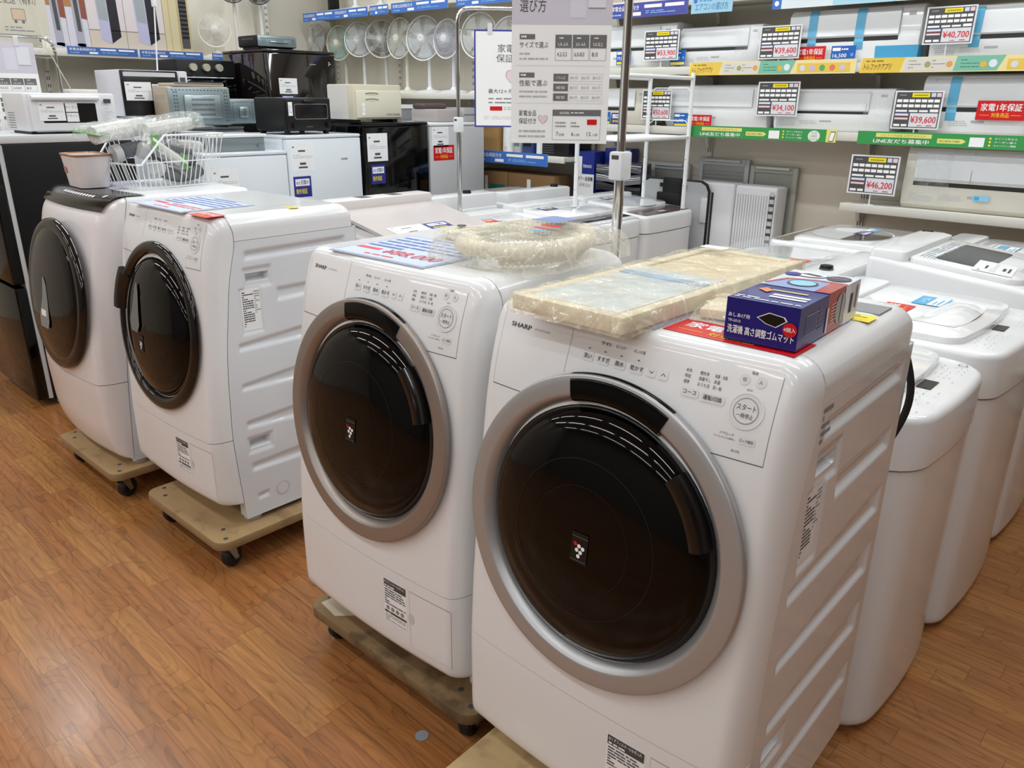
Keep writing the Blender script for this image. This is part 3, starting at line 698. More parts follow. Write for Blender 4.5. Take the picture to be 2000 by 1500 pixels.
# bagged flat frame (accessory base) on the nearest washer
FILM_Y = plastic_film('yellowed_film', '#e9dfc4', .22, .09, 9, .9, .25); FILM_C = plastic_film('clear_film', '#e6ecea', .08, .08, 10, .7, .1)
def crumple(mb_v, amp, seed, sc=16.):
    from mathutils import noise
    return [Vector(v)+amp*noise.noise_vector(Vector(v)*sc+Vector((seed, 0, 0))) for v in mb_v]
def pillow(x0, y0, x1, y1, z0, z1, m, nx=30, ny=60, amp=.008, seed=1, edge=.02, sc=16.):
    """a loose film bag: top sheet draped over a slab, skirts reaching down"""
    mb = MB(); vs = []; fs = []
    for j in range(ny+1):
        for i in range(nx+1):
            u, v = i/nx, j/ny; x, y = x0+(x1-x0)*u, y0+(y1-y0)*v
            d = min(x-x0, x1-x, y-y0, y1-y); t = min(1, d/edge); z = z0+(z1-z0)*math.sqrt(max(0, 1-(1-t)**2))
            vs.append((x, y, z))
    vs = crumple(vs, amp, seed, sc)
    vs = [Vector((v.x, v.y, max(z0, v.z))) for v in vs]
    for j in range(ny):
        for i in range(nx): a = j*(nx+1)+i; fs.append((a, a+1, a+nx+2, a+nx+1))
    return mb.add(vs, fs, m)
fb = thing('wrapped_accessory', 'flat cream frame wrapped in yellowed plastic film on the nearest washing machine', 'wrapped accessory', on(A_LOC, A_RZ, -.205, -.004, ZT+.004), A_RZ-.03)
m = MB()
CRM = mat('#e2d8bc', .5)
m.box(0, 0, .001, .025, .66, .03, CRM, .004).box(.215, 0, .001, .24, .66, .03, CRM, .004).box(.025, 0, .001, .215, .025, .03, CRM, .004).box(.025, .635, .001, .215, .66, .03, CRM, .004).box(.03, .37, .004, .21, .635, .026, mat('#dccfae', .5)).build('frame', fb)
m = MB(); m.box(.026, .026, .003, .214, .37, .0292, mat('#d3dde0', .3)).box(.026, .285, .0293, .214, .31, .0315, mat('#7fb2dc', .4)); o = m.build('glass_sheet', fb); o['label'] = 'pale blue-grey sheet with a blue band'
o = pillow(-.012, -.014, .252, .676, .0, .036, FILM_Y, amp=.007, seed=3, edge=.014).build('film_bag', fb, 80, fix=False); o['label'] = 'yellowed crinkled plastic film'
o = pillow(.03, .03, .21, .34, .026, .0385, FILM_C, 20, 30, .006, 5, .02, 24.).build('clear_film', fb, 80, fix=False)
tg = MB().box(.02, .6, .0405, .08, .63, .0415, PAPERG).build('tag', fb)
# small wrapped part between frame and carton
sp = thing('wrapped_accessory', 'small cream part in plastic film between the carton and the bagged frame', 'wrapped accessory', on(A_LOC, A_RZ, .088, .235, ZT+.003), A_RZ+.2)
MB().box(-.035, -.05, .0005, .035, .05, .018, CRM, .005).build('part', sp)
pillow(-.045, -.07, .05, .07, .0, .027, FILM_Y, 14, 18, .006, 9, .03).build('film_bag', sp, 80, fix=False)
# hose coiled in a bag on the washer with the reflection-tinted silver ring
hb = thing('wrapped_hose', 'coiled cream corrugated hose in a plastic bag on the washer with reflection-tinted silver ring', 'wrapped accessory', on(C_LOC, C_RZ, .2, .33, ZT+.003), C_RZ)
m = MB(); pts = []
for i in range(260):
    t = i/259; a = 2*PI*1.95*t-1.2; rr = .125-.01*math.cos(a*.5)
    pts.append((1.0*rr*math.cos(a)-.01, rr*1.22*math.sin(a), .0205+.022*min(1, t*1.5)))
rad = [.020 if i % 2 else .0165 for i in range(260)]
m.tube(pts, rad, mat('#ddd6bf', .45), 10); m.build('hose', hb)
m = MB(); p = P(m, lambda a, b, c: Vector((a, b, .0735+c)))
p.rrect(-.05, .06, .03, .15, .01, mat('#7f93c4', .4), 1).disc(.05, .02, .03, RED, 1, sy=.5).disc(.05, -.02, .02, RED, 1, sy=.5).rect(.05, -.06, .1, -.045, CYAN, 1); m.build('bag_print', hb, fix=False)
FILM_W = plastic_film('milky_film', '#f1ecdc', .26, .1, 10, .9, .22)
pillow(-.15, -.185, .165, .19, .0, .066, FILM_W, 50, 56, .007, 13, .045, 11.).build('film_bag', hb, 80, fix=False)
pk = thing('wrapped_accessory', 'small round cream cap in plastic wrap on the blue bordered price poster', 'wrapped accessory', on(C_LOC, C_RZ, -.105, .41, ZT+.003), C_RZ)
MB().lathe([(.001, .0), (.045, .0), (.05, .006), (.05, .018), (.042, .024), (.001, .024)], mat('#d2c7a6', .45), 28).build('cap', pk)
MB().lathe([(.001, .0286), (.012, .0286), (.012, .031), (.001, .031)], DGREY, 16).build('knob', pk)
pillow(-.056, -.054, .058, .054, .0, .0275, FILM_C, 16, 16, .003, 21, .012).build('film_wrap', pk, 80, fix=False)
# ------------------------------------------------------------------ room
XW, YW = -6.62, 4.62
structure('floor', MB().box(XW-.1, -5, -.1, 4.2, YW+.1, 0, floor_mat()))
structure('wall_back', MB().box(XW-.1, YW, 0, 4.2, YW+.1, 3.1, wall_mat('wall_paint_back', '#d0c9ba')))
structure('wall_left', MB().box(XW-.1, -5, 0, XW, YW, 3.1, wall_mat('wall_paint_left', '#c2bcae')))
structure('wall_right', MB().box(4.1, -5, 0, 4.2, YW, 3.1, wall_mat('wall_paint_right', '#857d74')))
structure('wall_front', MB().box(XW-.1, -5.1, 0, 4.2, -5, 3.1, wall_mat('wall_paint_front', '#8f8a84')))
structure('ceiling', MB().box(XW-.1, -5.1, 3.1, 4.2, YW+.1, 3.2, wall_mat('ceiling_paint', '#cfcfcd')))
def area(name, loc, sx, sy, power, col=(.925, .968, 1)):
    l = bpy.data.lights.new(name, 'AREA'); l.shape = 'RECTANGLE'; l.size = sx; l.size_y = sy; l.energy = power; l.color = col
    o = bpy.data.objects.new(name, l); COL.objects.link(o); o.location = loc; return o
for y in (-3.9, -2.2, -.7): area('ceiling_tube_and_fill_light', (1.7, y, 3.06), 1.2, .09, LP)  # right-hand column added to brighten the hanging guide sign
for j, y in enumerate((-3.9, -2.2, -.5, 1.2, 2.6, 3.7)):  # the row nearest the back wall is added to brighten the shelves
    for i in range(5):
        area('ceiling_tube_and_fill_light', (-5.8+1.5*i, y, 3.06), 1.2, .09, LP)
# ------------------------------------------------------------------ top-loading washers
def rrect_pts(w, d, r, bow=0., n=7, nf=12):
    """rounded rectangle outline with a bowed front (front at -y), counter-clockwise"""
    pts = []
    for cx, cy, a0 in ((w/2-r, -d/2+r, -90), (w/2-r, d/2-r, 0), (-w/2+r, d/2-r, 90), (-w/2+r, -d/2+r, 180)):
        rr = r if cy < 0 else min(r, .03); cyy = cy if cy < 0 else d/2-rr; cxx = math.copysign(w/2-rr, cx)
        for i in range(n): t = math.radians(a0+90*i/(n-1)); pts.append((cxx+rr*math.cos(t), cyy+rr*math.sin(t)))
    k = len(pts)
    for i in range(1, nf): x = -w/2+r+(w-2*r)*i/nf; pts.append((x, -d/2))
    if bow: pts = [(x, y-bow*(1-(2*x/w)**2)*(1 if y < -d/2+r+.001 else 0)) for x, y in pts]
    return pts
def off_pts(pts, e):
    cx = sum(p[0] for p in pts)/len(pts); mx = max(abs(p[0]) for p in pts); my = max(abs(p[1]) for p in pts)
    return [(x*(1-e/mx), y*(1-e/my)) for x, y in pts]
def slab(mb, pts, z0, z1, m, r=.01, tilt=0., bottom=True):
    zz = [(z0, 0)] + [(z1-r+r*math.sin(PI/2*i/4), r*(1-math.cos(PI/2*i/4))) for i in range(5)]
    rings = [[(x, y, z+(tilt*y if z > z0 else 0)) for x, y in off_pts(pts, e)] for z, e in zz]
    return mb.loft(rings, m, cap0=bottom)
GLASSL = mat('#dfe5ea', .08, coat=.6); PRINTG = mat('#9ba2a8', .5)
def toploader(label, front, c, face, w=.55, d=.57, h=.9, collar=.12, panel='white', lid='plain', bow=.015, rc=.06, back=0., inlet=None, stick=(), body_m=None, tilt=0., film=False, group=None, hb=None, basem=WHITE2):
    """front: world coordinate of the front plane, c: centre along the other axis, face: '+X' or '-X'"""
    rz = PI/2 if face == '+X' else -PI/2
    x = front-d/2 if face == '+X' else front+d/2
    r = thing('top_load_washing_machine', label, 'washing machine', (x, c, 0), rz, group)
    bm_ = body_m or WHITE
    pts = rrect_pts(w, d, rc, bow)
    MB().loft([[(x*.9, y*.9, z) for x, y in pts] for z in (0, .03)], basem).build('base', r)
    m = MB(); zc = h-collar
    rings = [[(x, y, z) for x, y in off_pts(pts, e)] for z, e in ((.018, .014), (.024, .005), (.036, .001), (.05, 0), (zc-.003, 0))]
    m.loft(rings, bm_); m.build('cabinet', r, 40)
    col = off_pts(pts, -.004)
    m = MB(); m.loft([[(x, y, z) for x, y in off_pts(col, e)] for z, e in ((zc, .004), (zc+.004, 0))], bm_, cap1=False); slab(m, col, zc+.004, h, bm_, .018, tilt, False); m.build('top_frame', r, 40)
    top = lambda a, b, cc: Vector((a, b, h+tilt*b+.0012+cc))
    ym = -d/2
    pm = {'white': bm_, 'black': mat('#1c1d22', .12, coat=.4), 'brown': mat('#5d4a42', .2, coat=.3), 'grey': LGREY, 'taupe': mat('#7c7468', .2, coat=.3)}[panel]
    m = MB(); p = P(m, top)
    if panel != 'white': p.rrect(-w/2+.03, ym+.012, w/2-.03, ym+(.155 if panel in ('black', 'brown') else .09), .012, pm, 1)
    if panel == 'black':
        p.rrect(-w/2+.03, ym+.005, w/2-.03, ym+.06, .01, LGREY, 2)
        for k in range(8): p.disc(-w/2+.09+.045*k, ym+.024, .009, PAPER if k != 5 else DGREY, 3, 14)
        p.rect(-.06, ym+.1, .06, ym+.106, MGREY, 2)
    else:
        ink = MGREY if panel in ('brown', 'taupe') else DGREY
        p.rect(-.035, ym+.045, .035, ym+.078, BLACK if panel == 'white' else ink, 2)
        rr = random.Random(int(w*1000))
        for k in range(5):
            for q in range(16):
                a = -w/2+.06+(w-.12)*q/16
                if abs(a) < .045 or rr.random() < .4: continue
                p.rect(a, ym+.022+.013*k, a+rr.uniform(.004, .012), ym+.0238+.013*k, MGREY if panel == 'white' else ink, 2)
        p.ring(w/2-.055, ym+.04, .009, .011, ink, 2)
    m.build('control_panel', r, fix=False)
    # lid
    lw, l0, l1 = w-.05, ym+(.17 if panel in ('black', 'brown') else .1), d/2-.13
    lp = rrect_pts(lw, l1-l0, .05, .02); lp = [(x, y+(l0+l1)/2) for x, y in lp]
    def lidmesh():
        m = MB(); zt = h+.02
        cy = (l0+l1)/2
        base = [(x, y-cy) for x, y in lp]
        zz = [(h-.004, 0), (h+.012, 0), (h+.018, .002), (h+.02, .006)]
        m.loft([[(x, y+cy, z+tilt*(y+cy)) for x, y in off_pts(base, e)] for z, e in zz], GLOSSW if lid != 'bifold' else bm_, cap0=False)
        return m
    lm = lidmesh(); lo = lm.build('lid', r, 40)
    ltop = lambda a, b, cc: Vector((a, b, h+tilt*b+.0204+cc)); cy = (l0+l1)/2
    m = MB(); p = P(m, ltop)
    if lid == 'round':
        p.disc(0, cy-.01, .19, GLASSL, 1, 48, .85).ring(0, cy-.01, .185, .19, LGREY, 2, 48, .85).ring(0, cy-.01, .155, .158, LGREY, 2, 48, .85)
    if lid == 'dark':
        pts2 = [(.19*math.cos(t), cy+.0+.15*math.sin(t)) for t in [PI*i/20 for i in range(21)]]
        p.disc(0, cy-.01, .2, GLASSL, 1, 48, .85).poly(pts2, mat('#17100f', .08, coat=.5), 2).ring(0, cy-.01, .197, .2, LGREY, 2, 48, .85)
    if lid == 'window':
        p.rrect(-lw/2+.07, cy-.06, lw/2-.07, cy+.11, .02, mat('#0b0b0c', .12, spec=.3), 1)
    if lid == 'bifold': p.rect(-lw/2, cy-.002, lw/2, cy+.002, MGREY, 1)
    if lid in ('plain', 'round', 'bifold', 'window'): p.lines(-lw/2+.05, l1-.075, lw/2-.05, l1-.02, 5, PRINTG, 2, .3, 4)
    if m.v: m.build('lid_print', lo, fix=False)
    if lid == 'handle':
        hm = MB(); vs = []; nx, ny = 28, 12
        for j in range(ny+1):
            for i in range(nx+1):
                u, v = i/nx*2-1, j/ny*2-1; rr = min(1, math.hypot(u, v*.9))
                vs.append((u*.17, l0+.085+v*.062+.02*u*u, h+.021+.022*(1-rr**2)**1*(1 if v < .2 else max(0, 1-(v-.2)*1.2))))
        fs = [(j*(nx+1)+i, j*(nx+1)+i+1, (j+1)*(nx+1)+i+1, (j+1)*(nx+1)+i) for j in range(ny) for i in range(nx)]
        hm.add(vs, fs, GLOSSW).build('lid_handle', lo, 80, fix=False)
    # rear deck with the water inlet
    hbk = hb or h+.03
    m = MB(); bp = [(x, y+d/2-.065) for x, y in rrect_pts(w-.01, .125, .02)]
    base = [(x, y-(d/2-.065)) for x, y in bp]
    zz = [(h-.01, 0), (hbk-.012, 0), (hbk-.003, .003), (hbk, .012)]
    m.loft([[(x, y+d/2-.065, z+tilt*(d/2-.065)) for x, y in off_pts(base, e)] for z, e in zz], bm_, cap0=False); dk = m.build('rear_deck', r, 40)
    if inlet is not None:
        MB().cyl((inlet, d/2-.065, hbk-.004), (inlet, d/2-.065, hbk+.016), .026, MBLACK, .022, 20).build('water_inlet', r)
    for kind, a, b, sw, sh, ang in stick:
        m = MB(); ca, sa = math.cos(ang), math.sin(ang)
        p = P(m, lambda u, v, cc: ltop(a+ca*u-sa*v, b+sa*u+ca*v, cc+.0012))
        nm = 'warranty_sticker'
        if kind == 'red': warranty_red(p, sw, sh); lb = 'red warranty sticker'
        elif kind == 'blue': warranty_blue(p, sw, sh); lb = 'blue warranty sticker'
        elif kind == 'cyan': p.rect(0, 0, sw, sh, CYAN, 1).rect(sw*.04, sh*.06, sw*.96, sh*.5, PAPER, 2).text('1〜2人', sw*.5, sh*.6, sh*.24, PAPER, 3, 'c', w=sw*.5, bold=.02).lines(sw*.1, sh*.12, sw*.9, sh*.4, 2, CYAN, 3, .5); nm = 'size_sticker'; lb = 'light blue household size sticker'
        else: white_card(p, sw, sh); nm = 'price_card'; lb = 'white price card'
        o = m.build(nm, lo, fix=False); o['label'] = lb
    if film:
        o = pillow(-w/2-.01, -d/2-.01, w/2+.01, d/2+.01, h-.03, h+.045, FILM_C, 24, 24, .005, 31, .02, 14.).build('film_cover', r, 80, fix=False)
    return r
GL = None
TL = toploader
# right-hand double row: backs together, fronts to either side
TL('white top loader on the floor directly behind the nearest drum washer', -.405, 1.955, '+X', w=.54, d=.56, h=.868, collar=.13, rc=.09, bow=.02, inlet=-.15)
TL('white top loader with scooped lid handle and red sticker on its lid', -.395, 2.585, '+X', w=.63, d=.6, h=.882, collar=.13, rc=.07, bow=.025, lid='handle', inlet=-.2, stick=(('red', -.16, .0, .17, .085, 0), ('cyan', .05, -.06, .13, .09, 0)))
gw = TL('tall white top loader with dark lid window and white card, beyond the scooped lid', -.40, 3.225, '+X', w=.58, d=.58, h=.955, collar=.16, rc=.07, bow=.02, lid='window', tilt=.1, basem=DGREY, stick=(('card', -.24, -.16, .2, .12, .1),), inlet=.1)
TL('white top loader with blue sticker, last before the low shelf with the large air conditioner', -.42, 3.86, '+X', w=.56, d=.56, h=.90, lid='plain', inlet=-.1, stick=(('cyan', -.1, -.02, .16, .08, 0),))
TL('white top loader hidden behind the bagged frame and mat carton', -1.578, 2.33, '-X', w=.54, d=.56, h=.87, inlet=.1, lid='plain')
TL('white top loader with red and yellow sticker under clear film, behind the mat carton', -1.592, 3.02, '-X', w=.6, d=.58, h=.89, hb=.93, inlet=.2, lid='plain', panel='white', stick=(('red', -.02, .0, .2, .08, 0), ('cyan', -.02, -.085, .17, .07, 0)), film=True)
TL('white top loader with dark half-moon lid window and taupe panel', -1.585, 3.71, '-X', w=.62, d=.59, h=.91, panel='taupe', lid='dark', inlet=-.2, stick=(('blue', -.1, -.03, .1, .06, 0), ('cyan', -.22, -.03, .1, .06, 0)))
# left-hand double row
bg = TL('pinkish white washer with a wide flat sloping lid and blue sticker', -2.5, 2.30, '+X', w=.6, d=.58, h=.945, collar=.14, lid='none', tilt=.11, rc=.03, bow=.005, body_m=BEIGEW, hb=1.0)
LIDB = mat('#c9c1be', .25, coat=.3)
m = MB(); lidz = lambda y: .9935+.19*y
m.add([(-.29, -.275, lidz(-.275)), (.3, -.275, lidz(-.275)), (.3, .17, lidz(.17)), (-.29, .17, lidz(.17)), (-.29, -.275, lidz(-.275)-.014), (.3, -.275, lidz(-.275)-.014), (.3, .17, lidz(.17)-.014), (-.29, .17, lidz(.17)-.014)],
      [(0, 1, 2, 3), (7, 6, 5, 4), (0, 4, 5, 1), (1, 5, 6, 2), (2, 6, 7, 3), (3, 7, 4, 0)], LIDB)
fl_ = m.build('sloping_lid', bg)
m = MB(); p = P(m, lambda a, b, c: Vector((a, b, lidz(b)+.0006+c))); white_card(p, .19, .1, -.22, -.2)
o = m.build('price_card', fl_, fix=False); o['label'] = 'white price card'
m = MB(); p = P(m, lambda a, b, c: Vector((a, b, lidz(b)+.0006+c))); warranty_blue(p, .13, .085, -.02, -.19)
o = m.build('warranty_sticker', fl_, fix=False); o['label'] = 'blue warranty sticker'
m = MB(); p = P(m, lambda a, b, c: Vector((a, b, lidz(b)+.0006+c))); p.rect(-.05, -.2745, .19, -.235, mat('#a39b98', .4), 1); m.build('lid_grip', fl_, fix=False)
m = MB()
for a in (-.12, .06): m.box(a, .195, 1.0+.0, a+.06, .265, 1.0688, DGREY)
m.box(-.29, .175, .98, .29, .285, 1.068, BEIGEW, .012); m.build('rear_housing', bg)
TL('white top loader with red sticker on its lid beside the pinkish washer', -2.5, 2.895, '+X', w=.55, d=.58, h=.885, tilt=.07, panel='grey', lid='plain', stick=(('red', -.15, .02, .17, .075, 0), ('cyan', -.08, -.035, .1, .05, 0)))
TL('white top loader with glossy black control strip', -2.5, 3.475, '+X', w=.565, d=.58, h=.90, tilt=.07, panel='black', lid='plain', rc=.07, bow=.02, stick=(('blue', -.17, .05, .11, .07, 0),))
TL('white top loader with brown control strip under the white wire rack', -2.5, 4.035, '+X', w=.53, d=.58, h=.90, tilt=.07, panel='brown', lid='round', rc=.05, bow=.015, stick=(('blue', -.1, .1, .12, .06, 0),))
TL('white top loader turned away, back to the red stickered washer', -3.76, 3.0, '-X', w=.58, d=.57, h=.93, hb=1.0, lid='plain', inlet=-.1, film=False)
TL('white top loader turned away in front of the brown cartons', -3.76, 3.66, '-X', w=.6, d=.57, h=.93, hb=.985, lid='plain', inlet=-.2, stick=(('cyan', 0, 0, .14, .08, 0),))
TL('white bifold lid washer turned away, beside the pinkish washer', -3.76, 2.38, '-X', w=.56, d=.57, h=.92, hb=.97, lid='bifold', inlet=-.1)
# ------------------------------------------------------------------ store shelving
def board(mb, x0, y0, x1, y1, z, t=.03, lip=.04, front='y'):
    mb.box(x0, y0, z-t, x1, y1, z, SHELFC, .003)
    if front == 'y': mb.box(x0, y0-.012, z-lip, x1, y0, z+.004, SHELFC, .004)
    else: mb.box(x1, y0, z-lip, x1+.012, y1, z+.004, SHELFC, .004)
def shelving(label, axis, posts, shelves, z1=2.6):
    r = thing('store_shelving', label, 'shelving')
    m = MB()
    if axis == 'y': m.box(posts[0]-.02, YW-.045, .0, posts[-1]+.02, YW-.03, z1, mat('#d8d1c2', .6)).build('back_panel', r)
    else: m.box(XW+.03, posts[0]-.02, 0, XW+.045, posts[-1]+.02, z1, mat('#d2ccbe', .6)).build('back_panel', r)
    for c in posts:
        m = MB(); a, b = (c-.018, c+.018)
        if axis == 'y':
            m.box(a, YW-.06, 0, b, YW-.03, z1, SHELFC); p = P(m, lambda u, v, cc: Vector((c+u, YW-.06-cc, v)))
        else:
            m.box(XW+.03, a, 0, XW+.06, b, z1, SHELFC); p = P(m, lambda u, v, cc: Vector((XW+.06+cc, c-u, v)))
        for k in range(40):
            z = .5+.05*k
            for u in (-.007, .007): p.rect(u-.003, z, u+.003, z+.022, DGREY, 1)
        m.build('upright', r)
    for x0, x1, z, dep in shelves:
        m = MB()
        if axis == 'y': board(m, x0, YW-.03-dep, x1, YW-.061, z)
        else: board(m, XW+.061, x0, XW+.03+dep, x1, z, front='x')
        s = m.build('shelf', r)
        for c in posts:
            if x0-.02 <= c <= x1+.02:
                m = MB(); prof = [(0, -.03), (0, -.13), (.03, -.12), (.055, -.05), (dep-.1, -.036), (dep-.1, -.03)]
                if axis == 'y': m.prism([(YW-.061-a, z+b) for a, b in prof], 'x', c-.01, c+.01, SHELFC)
                else: m.prism([(XW+.061+a, z+b) for a, b in prof], 'y', c-.01, c+.01, SHELFC)
                m.build('bracket', s)
    return r
YF = YW-.37   # front edge of the wall shelves
XF = XW+.42
shelving('beige wall shelving holding air conditioners behind the washers', 'y', [-3.3, -2.58, -1.6, -.62, .36], [(-3.3, .4, 2.05, .34), (-3.3, .4, 1.683, .34), (-3.3, .4, 1.352, .34), (-1.6, .4, 1.0, .34), (-3.3, .4, .3, .22)])
shelving('beige wall shelving holding the row of standing fans', 'y', [-6.5, -5.6, -4.7, -3.52], [(-6.5, -3.5, 2.19, .34), (-6.5, -4.2, 1.535, .34), (-6.5, -3.49, 1.13, .34), (-6.5, -3.5, .62, .32)])
shelving('beige shelving on the end wall holding tower fan cartons', 'x', [1.2, 2.1, 3.0, 3.9], [(1.2, 4.2, 1.79, .38), (1.2, 4.2, 1.0, .38)])
MB  # shelf-edge banners
def banner(name, label, o, r, u, w, h, draw, group=None):
    o, r, u = Vector(o), Vector(r), Vector(u); n = r.cross(u).normalized(); m = MB()
    T = Matrix((( r.x, u.x, n.x, o.x), (r.y, u.y, n.y, o.y), (r.z, u.z, n.z, o.z), (0, 0, 0, 1)))
    p = P(m, lambda a, b, c: Vector((a, b, .0012+c))); m.box(0, 0, 0, w, h, .0012, PAPERG); draw(p, w, h)
    ob = m.build(name, fix=False); ob.matrix_world = T
    return tag(ob, label, 'shelf banner', group)
LB = mat('#3f6fc0', .35); LB2 = mat('#4f7ccb', .35)
def d_blue(p, w, h, c=LB):
    p.rect(0, 0, w, h, c, 1)
    n = max(1, round(w/.5)); s = w/n
    for i in range(n):
        a = s*i
        p.text('家電全品保証付き', a+s*.03, h*.52, h*.26, PAPER, 3, w=s*.36, bold=.02).rect(a+s*.3, h*.12, a+s*.42, h*.36, PAPER, 2).lines(a+s*.04, h*.14, a+s*.28, h*.32, 1, SKYB, 2, .5)
        p.rect(a+s*.46, h*.6, a+s*.68, h*.82, PAPER, 2).rect(a+s*.72, h*.6, a+s*.95, h*.82, PAPER, 2).lines(a+s*.48, h*.2, a+s*.92, h*.45, 2, SKYB, 2, .35)
def d_yel(p, w, h):
    y = mat('#e9c653', .25, coat=.4); y2 = mat('#f0dfa0', .25, coat=.4); g = mat('#7fbfa5', .25, coat=.4)
    p.rect(0, 0, w, h, y2, 1).poly([(0, 0), (w*.2, 0), (w*.22, h), (0.01, h)], y, 2).rect(w*.22, h*.1, w*.45, h*.92, mat('#d9d6cc', .3), 2).poly([(w*.45, .004), (w*.64, .004), (w*.67, h), (w*.46, h)], g, 2).rect(w*.68, h*.1, w*.97, h*.75, y, 2)
    p.text('トレファクアプリ', w*.02, h*.24, h*.34, mat('#6b5420', .5), 4, w=w*.135, bold=.02, slant=.15).lines(w*.03, h*.68, w*.2, h*.9, 1, mat('#8a7030', .5), 3, .4)
    p.lines(w*.24, h*.2, w*.31, h*.85, 3, GREY, 3, .25).disc(w*.33, h*.5, h*.2, mat('#a8a06a', .4), 3, 16).lines(w*.35, h*.2, w*.41, h*.85, 3, GREY, 3, .25, 2).disc(w*.43, h*.5, h*.2, mat('#e0a050', .4), 3, 16)
    p.lines(w*.48, h*.2, w*.56, h*.85, 3, mat('#3c7a62', .5), 3, .25, 3).disc(w*.58, h*.45, h*.2, mat('#e8b13c', .4), 3, 16).disc(w*.62, h*.5, h*.25, mat('#dfe6ea', .4), 3, 16)
    for k, c in enumerate(('#d8d8e4', '#c9b7dc', '#58a56a', '#e0795a', '#cfc4d8')): p.disc(w*(.71+.055*k), h*.42, h*.22, mat(c, .4), 3, 14)
def d_green(p, w, h):
    p.rect(0, 0, w, h, GREEN, 1)
    p.rect(w*.10, h*.58, w*.39, h*.88, mat('#e8df7c', .4), 2).text('トレファクLINE 公式アカウント', w*.245, h*.65, h*.14, mat('#6f7a35', .5), 3, 'c', w=w*.23)
    p.text('LINE友だち募集中', w*.09, h*.16, h*.26, PAPER, 3, w=w*.29, bold=.03)
    p.poly([(w*.42, h*.28), (w*.54, h*.28), (w*.56, h*.45), (w*.54, h*.62), (w*.42, h*.62)], mat('#e8df7c', .4), 2).text('SCAN ME!', w*.43, h*.38, h*.14, mat('#3d8a4d', .5), 3, w=w*.1, bold=.03)
    p.rect(w*.575, h*.12, w*.645, h*.78, PAPER, 2)
    for k, t in enumerate(('ポイント貯まる', 'クーポン届く', 'キャンペーン情報')): p.disc(w*.67, h*(.74-.24*k), h*.08, YEL, 2, 10).text(t, w*.69, h*(.68-.24*k), h*.11, PAPER, 2, w=w*.1, bold=.02)
    p.disc(w*.865, h*.45, h*.52, mat('#e6e9df', .4), 2, 30, .85)
    for k, t in enumerate(('3つの', 'お得が', 'もらえる')): p.text(t, w*.865, h*(.62-.25*k), h*.14, mat('#5d8a60', .5), 3, 'c')
    p.rect(w*.94, 0, w, h, mat('#e8df7c', .4), 2).poly([(w*.955, h*.05), (w*.985, h*.05), (w*.995, h*.85), (w*.965, h*.85)], DGREY, 3).poly([(w*.958, h*.12), (w*.982, h*.12), (w*.991, h*.78), (w*.967, h*.78)], PAPER, 4)
yb_ = YF-.0135
def ybanner(u0, u1, vb, hgt, draw, label, name='shelf_banner', group=None):
    a = at_y(u0, vb, yb_); b = at_y(u1, vb, yb_)
    return banner(name, label, (a.x, yb_, a.z), (1, 0, 0), (0, 0, 1), b.x-a.x, hgt, draw, group)
g_ = 'shelf edge banners'
for (u0, u1), w_ in (((594, 720), 'first from the corner'), ((724, 760), 'short one'), ((766, 876), 'right of the short one'), ((892, 998), 'half behind the signs')):
    a = at_y(u0, 60, yb_); b = at_y(u1, 60, yb_)
    banner('shelf_banner', 'blue warranty banner above the fans, '+w_, (a.x, yb_, 2.12), (1, 0, 0), (0, 0, 1), b.x-a.x, .07, d_blue, g_)
a = at_y(945, 300, yb_); b = at_y(1070, 310, yb_); banner('shelf_banner', 'blue warranty banner under the small kitchen appliances', (a.x-.1, yb_, 1.06), (1, 0, 0), (0, 0, 1), b.x-a.x+.1, .085, d_blue, g_)
a = at_y(1190, 40, yb_); b = at_y(1343, 30, yb_); banner('shelf_banner', 'purple-blue warranty banner behind the chrome pole', (a.x, yb_, 1.965), (1, 0, 0), (0, 0, 1), b.x-a.x, .08, lambda p, w, h: d_blue(p, w, h, mat('#4a4f9e', .2, coat=.5)), g_)
a = at_y(1350, 20, yb_); b = at_y(1430, 20, yb_)
def d_sky(p, w, h, t='エアコンの選び方'): p.rect(0, 0, w, h, mat('#9cc9df', .2, coat=.5), 1).text(t, w*.5, h*.2, h*.34, mat('#3c7fae', .5), 2, 'c', w=w*.8, bold=.02).lines(w*.2, h*.65, w*.8, h*.85, 1, mat('#5d9cc4', .5), 2, .5).disc(w*.1, h*.75, h*.14, LB, 2, 12)
banner('shelf_banner', 'pale blue air conditioner guide banner, the short one', (a.x, yb_, 1.962), (1, 0, 0), (0, 0, 1), b.x-a.x, .085, d_sky, g_)
a = at_y(1508, 15, yb_)
def d_guide(p, w, h):
    p.rect(0, 0, w, h, mat('#dbe6ea', .25, coat=.4), 1).rect(0, 0, w*.06, h, LB, 2).disc(w*.03, h*.3, h*.14, PAPER, 3, 12).rect(w*.38, 0, w*.74, h, mat('#a9d4e4', .3), 2)
    for k in range(6): p.rect(w*(.08+.045*k), h*.5, w*(.115+.045*k), h*.8, CYAN, 3)
banner('shelf_banner', 'pale blue air conditioner guide banner, the long one on the right', (a.x, yb_, 1.955), (1, 0, 0), (0, 0, 1), .85, .09, d_guide, g_)
ax = at_y(1347, 130, yb_).x; bxx = at_y(1672, 130, yb_).x
banner('shelf_banner', 'yellow app banner on the left shelf edge', (ax, yb_, 1.638), (1, 0, 0), (0, 0, 1), bxx-ax, .068, d_yel, g_)
banner('shelf_banner', 'yellow app banner on the right shelf edge', (bxx+.02, yb_, 1.638), (1, 0, 0), (0, 0, 1), .95, .068, d_yel, g_)
ax = at_y(1345, 255, yb_).x; b1 = at_y(1634, 262, yb_).x; b2 = at_y(1676, 262, yb_).x
banner('shelf_banner', 'green friends banner on the left shelf edge', (ax, yb_, 1.303), (1, 0, 0), (0, 0, 1), b1-ax, .063, d_green, g_)
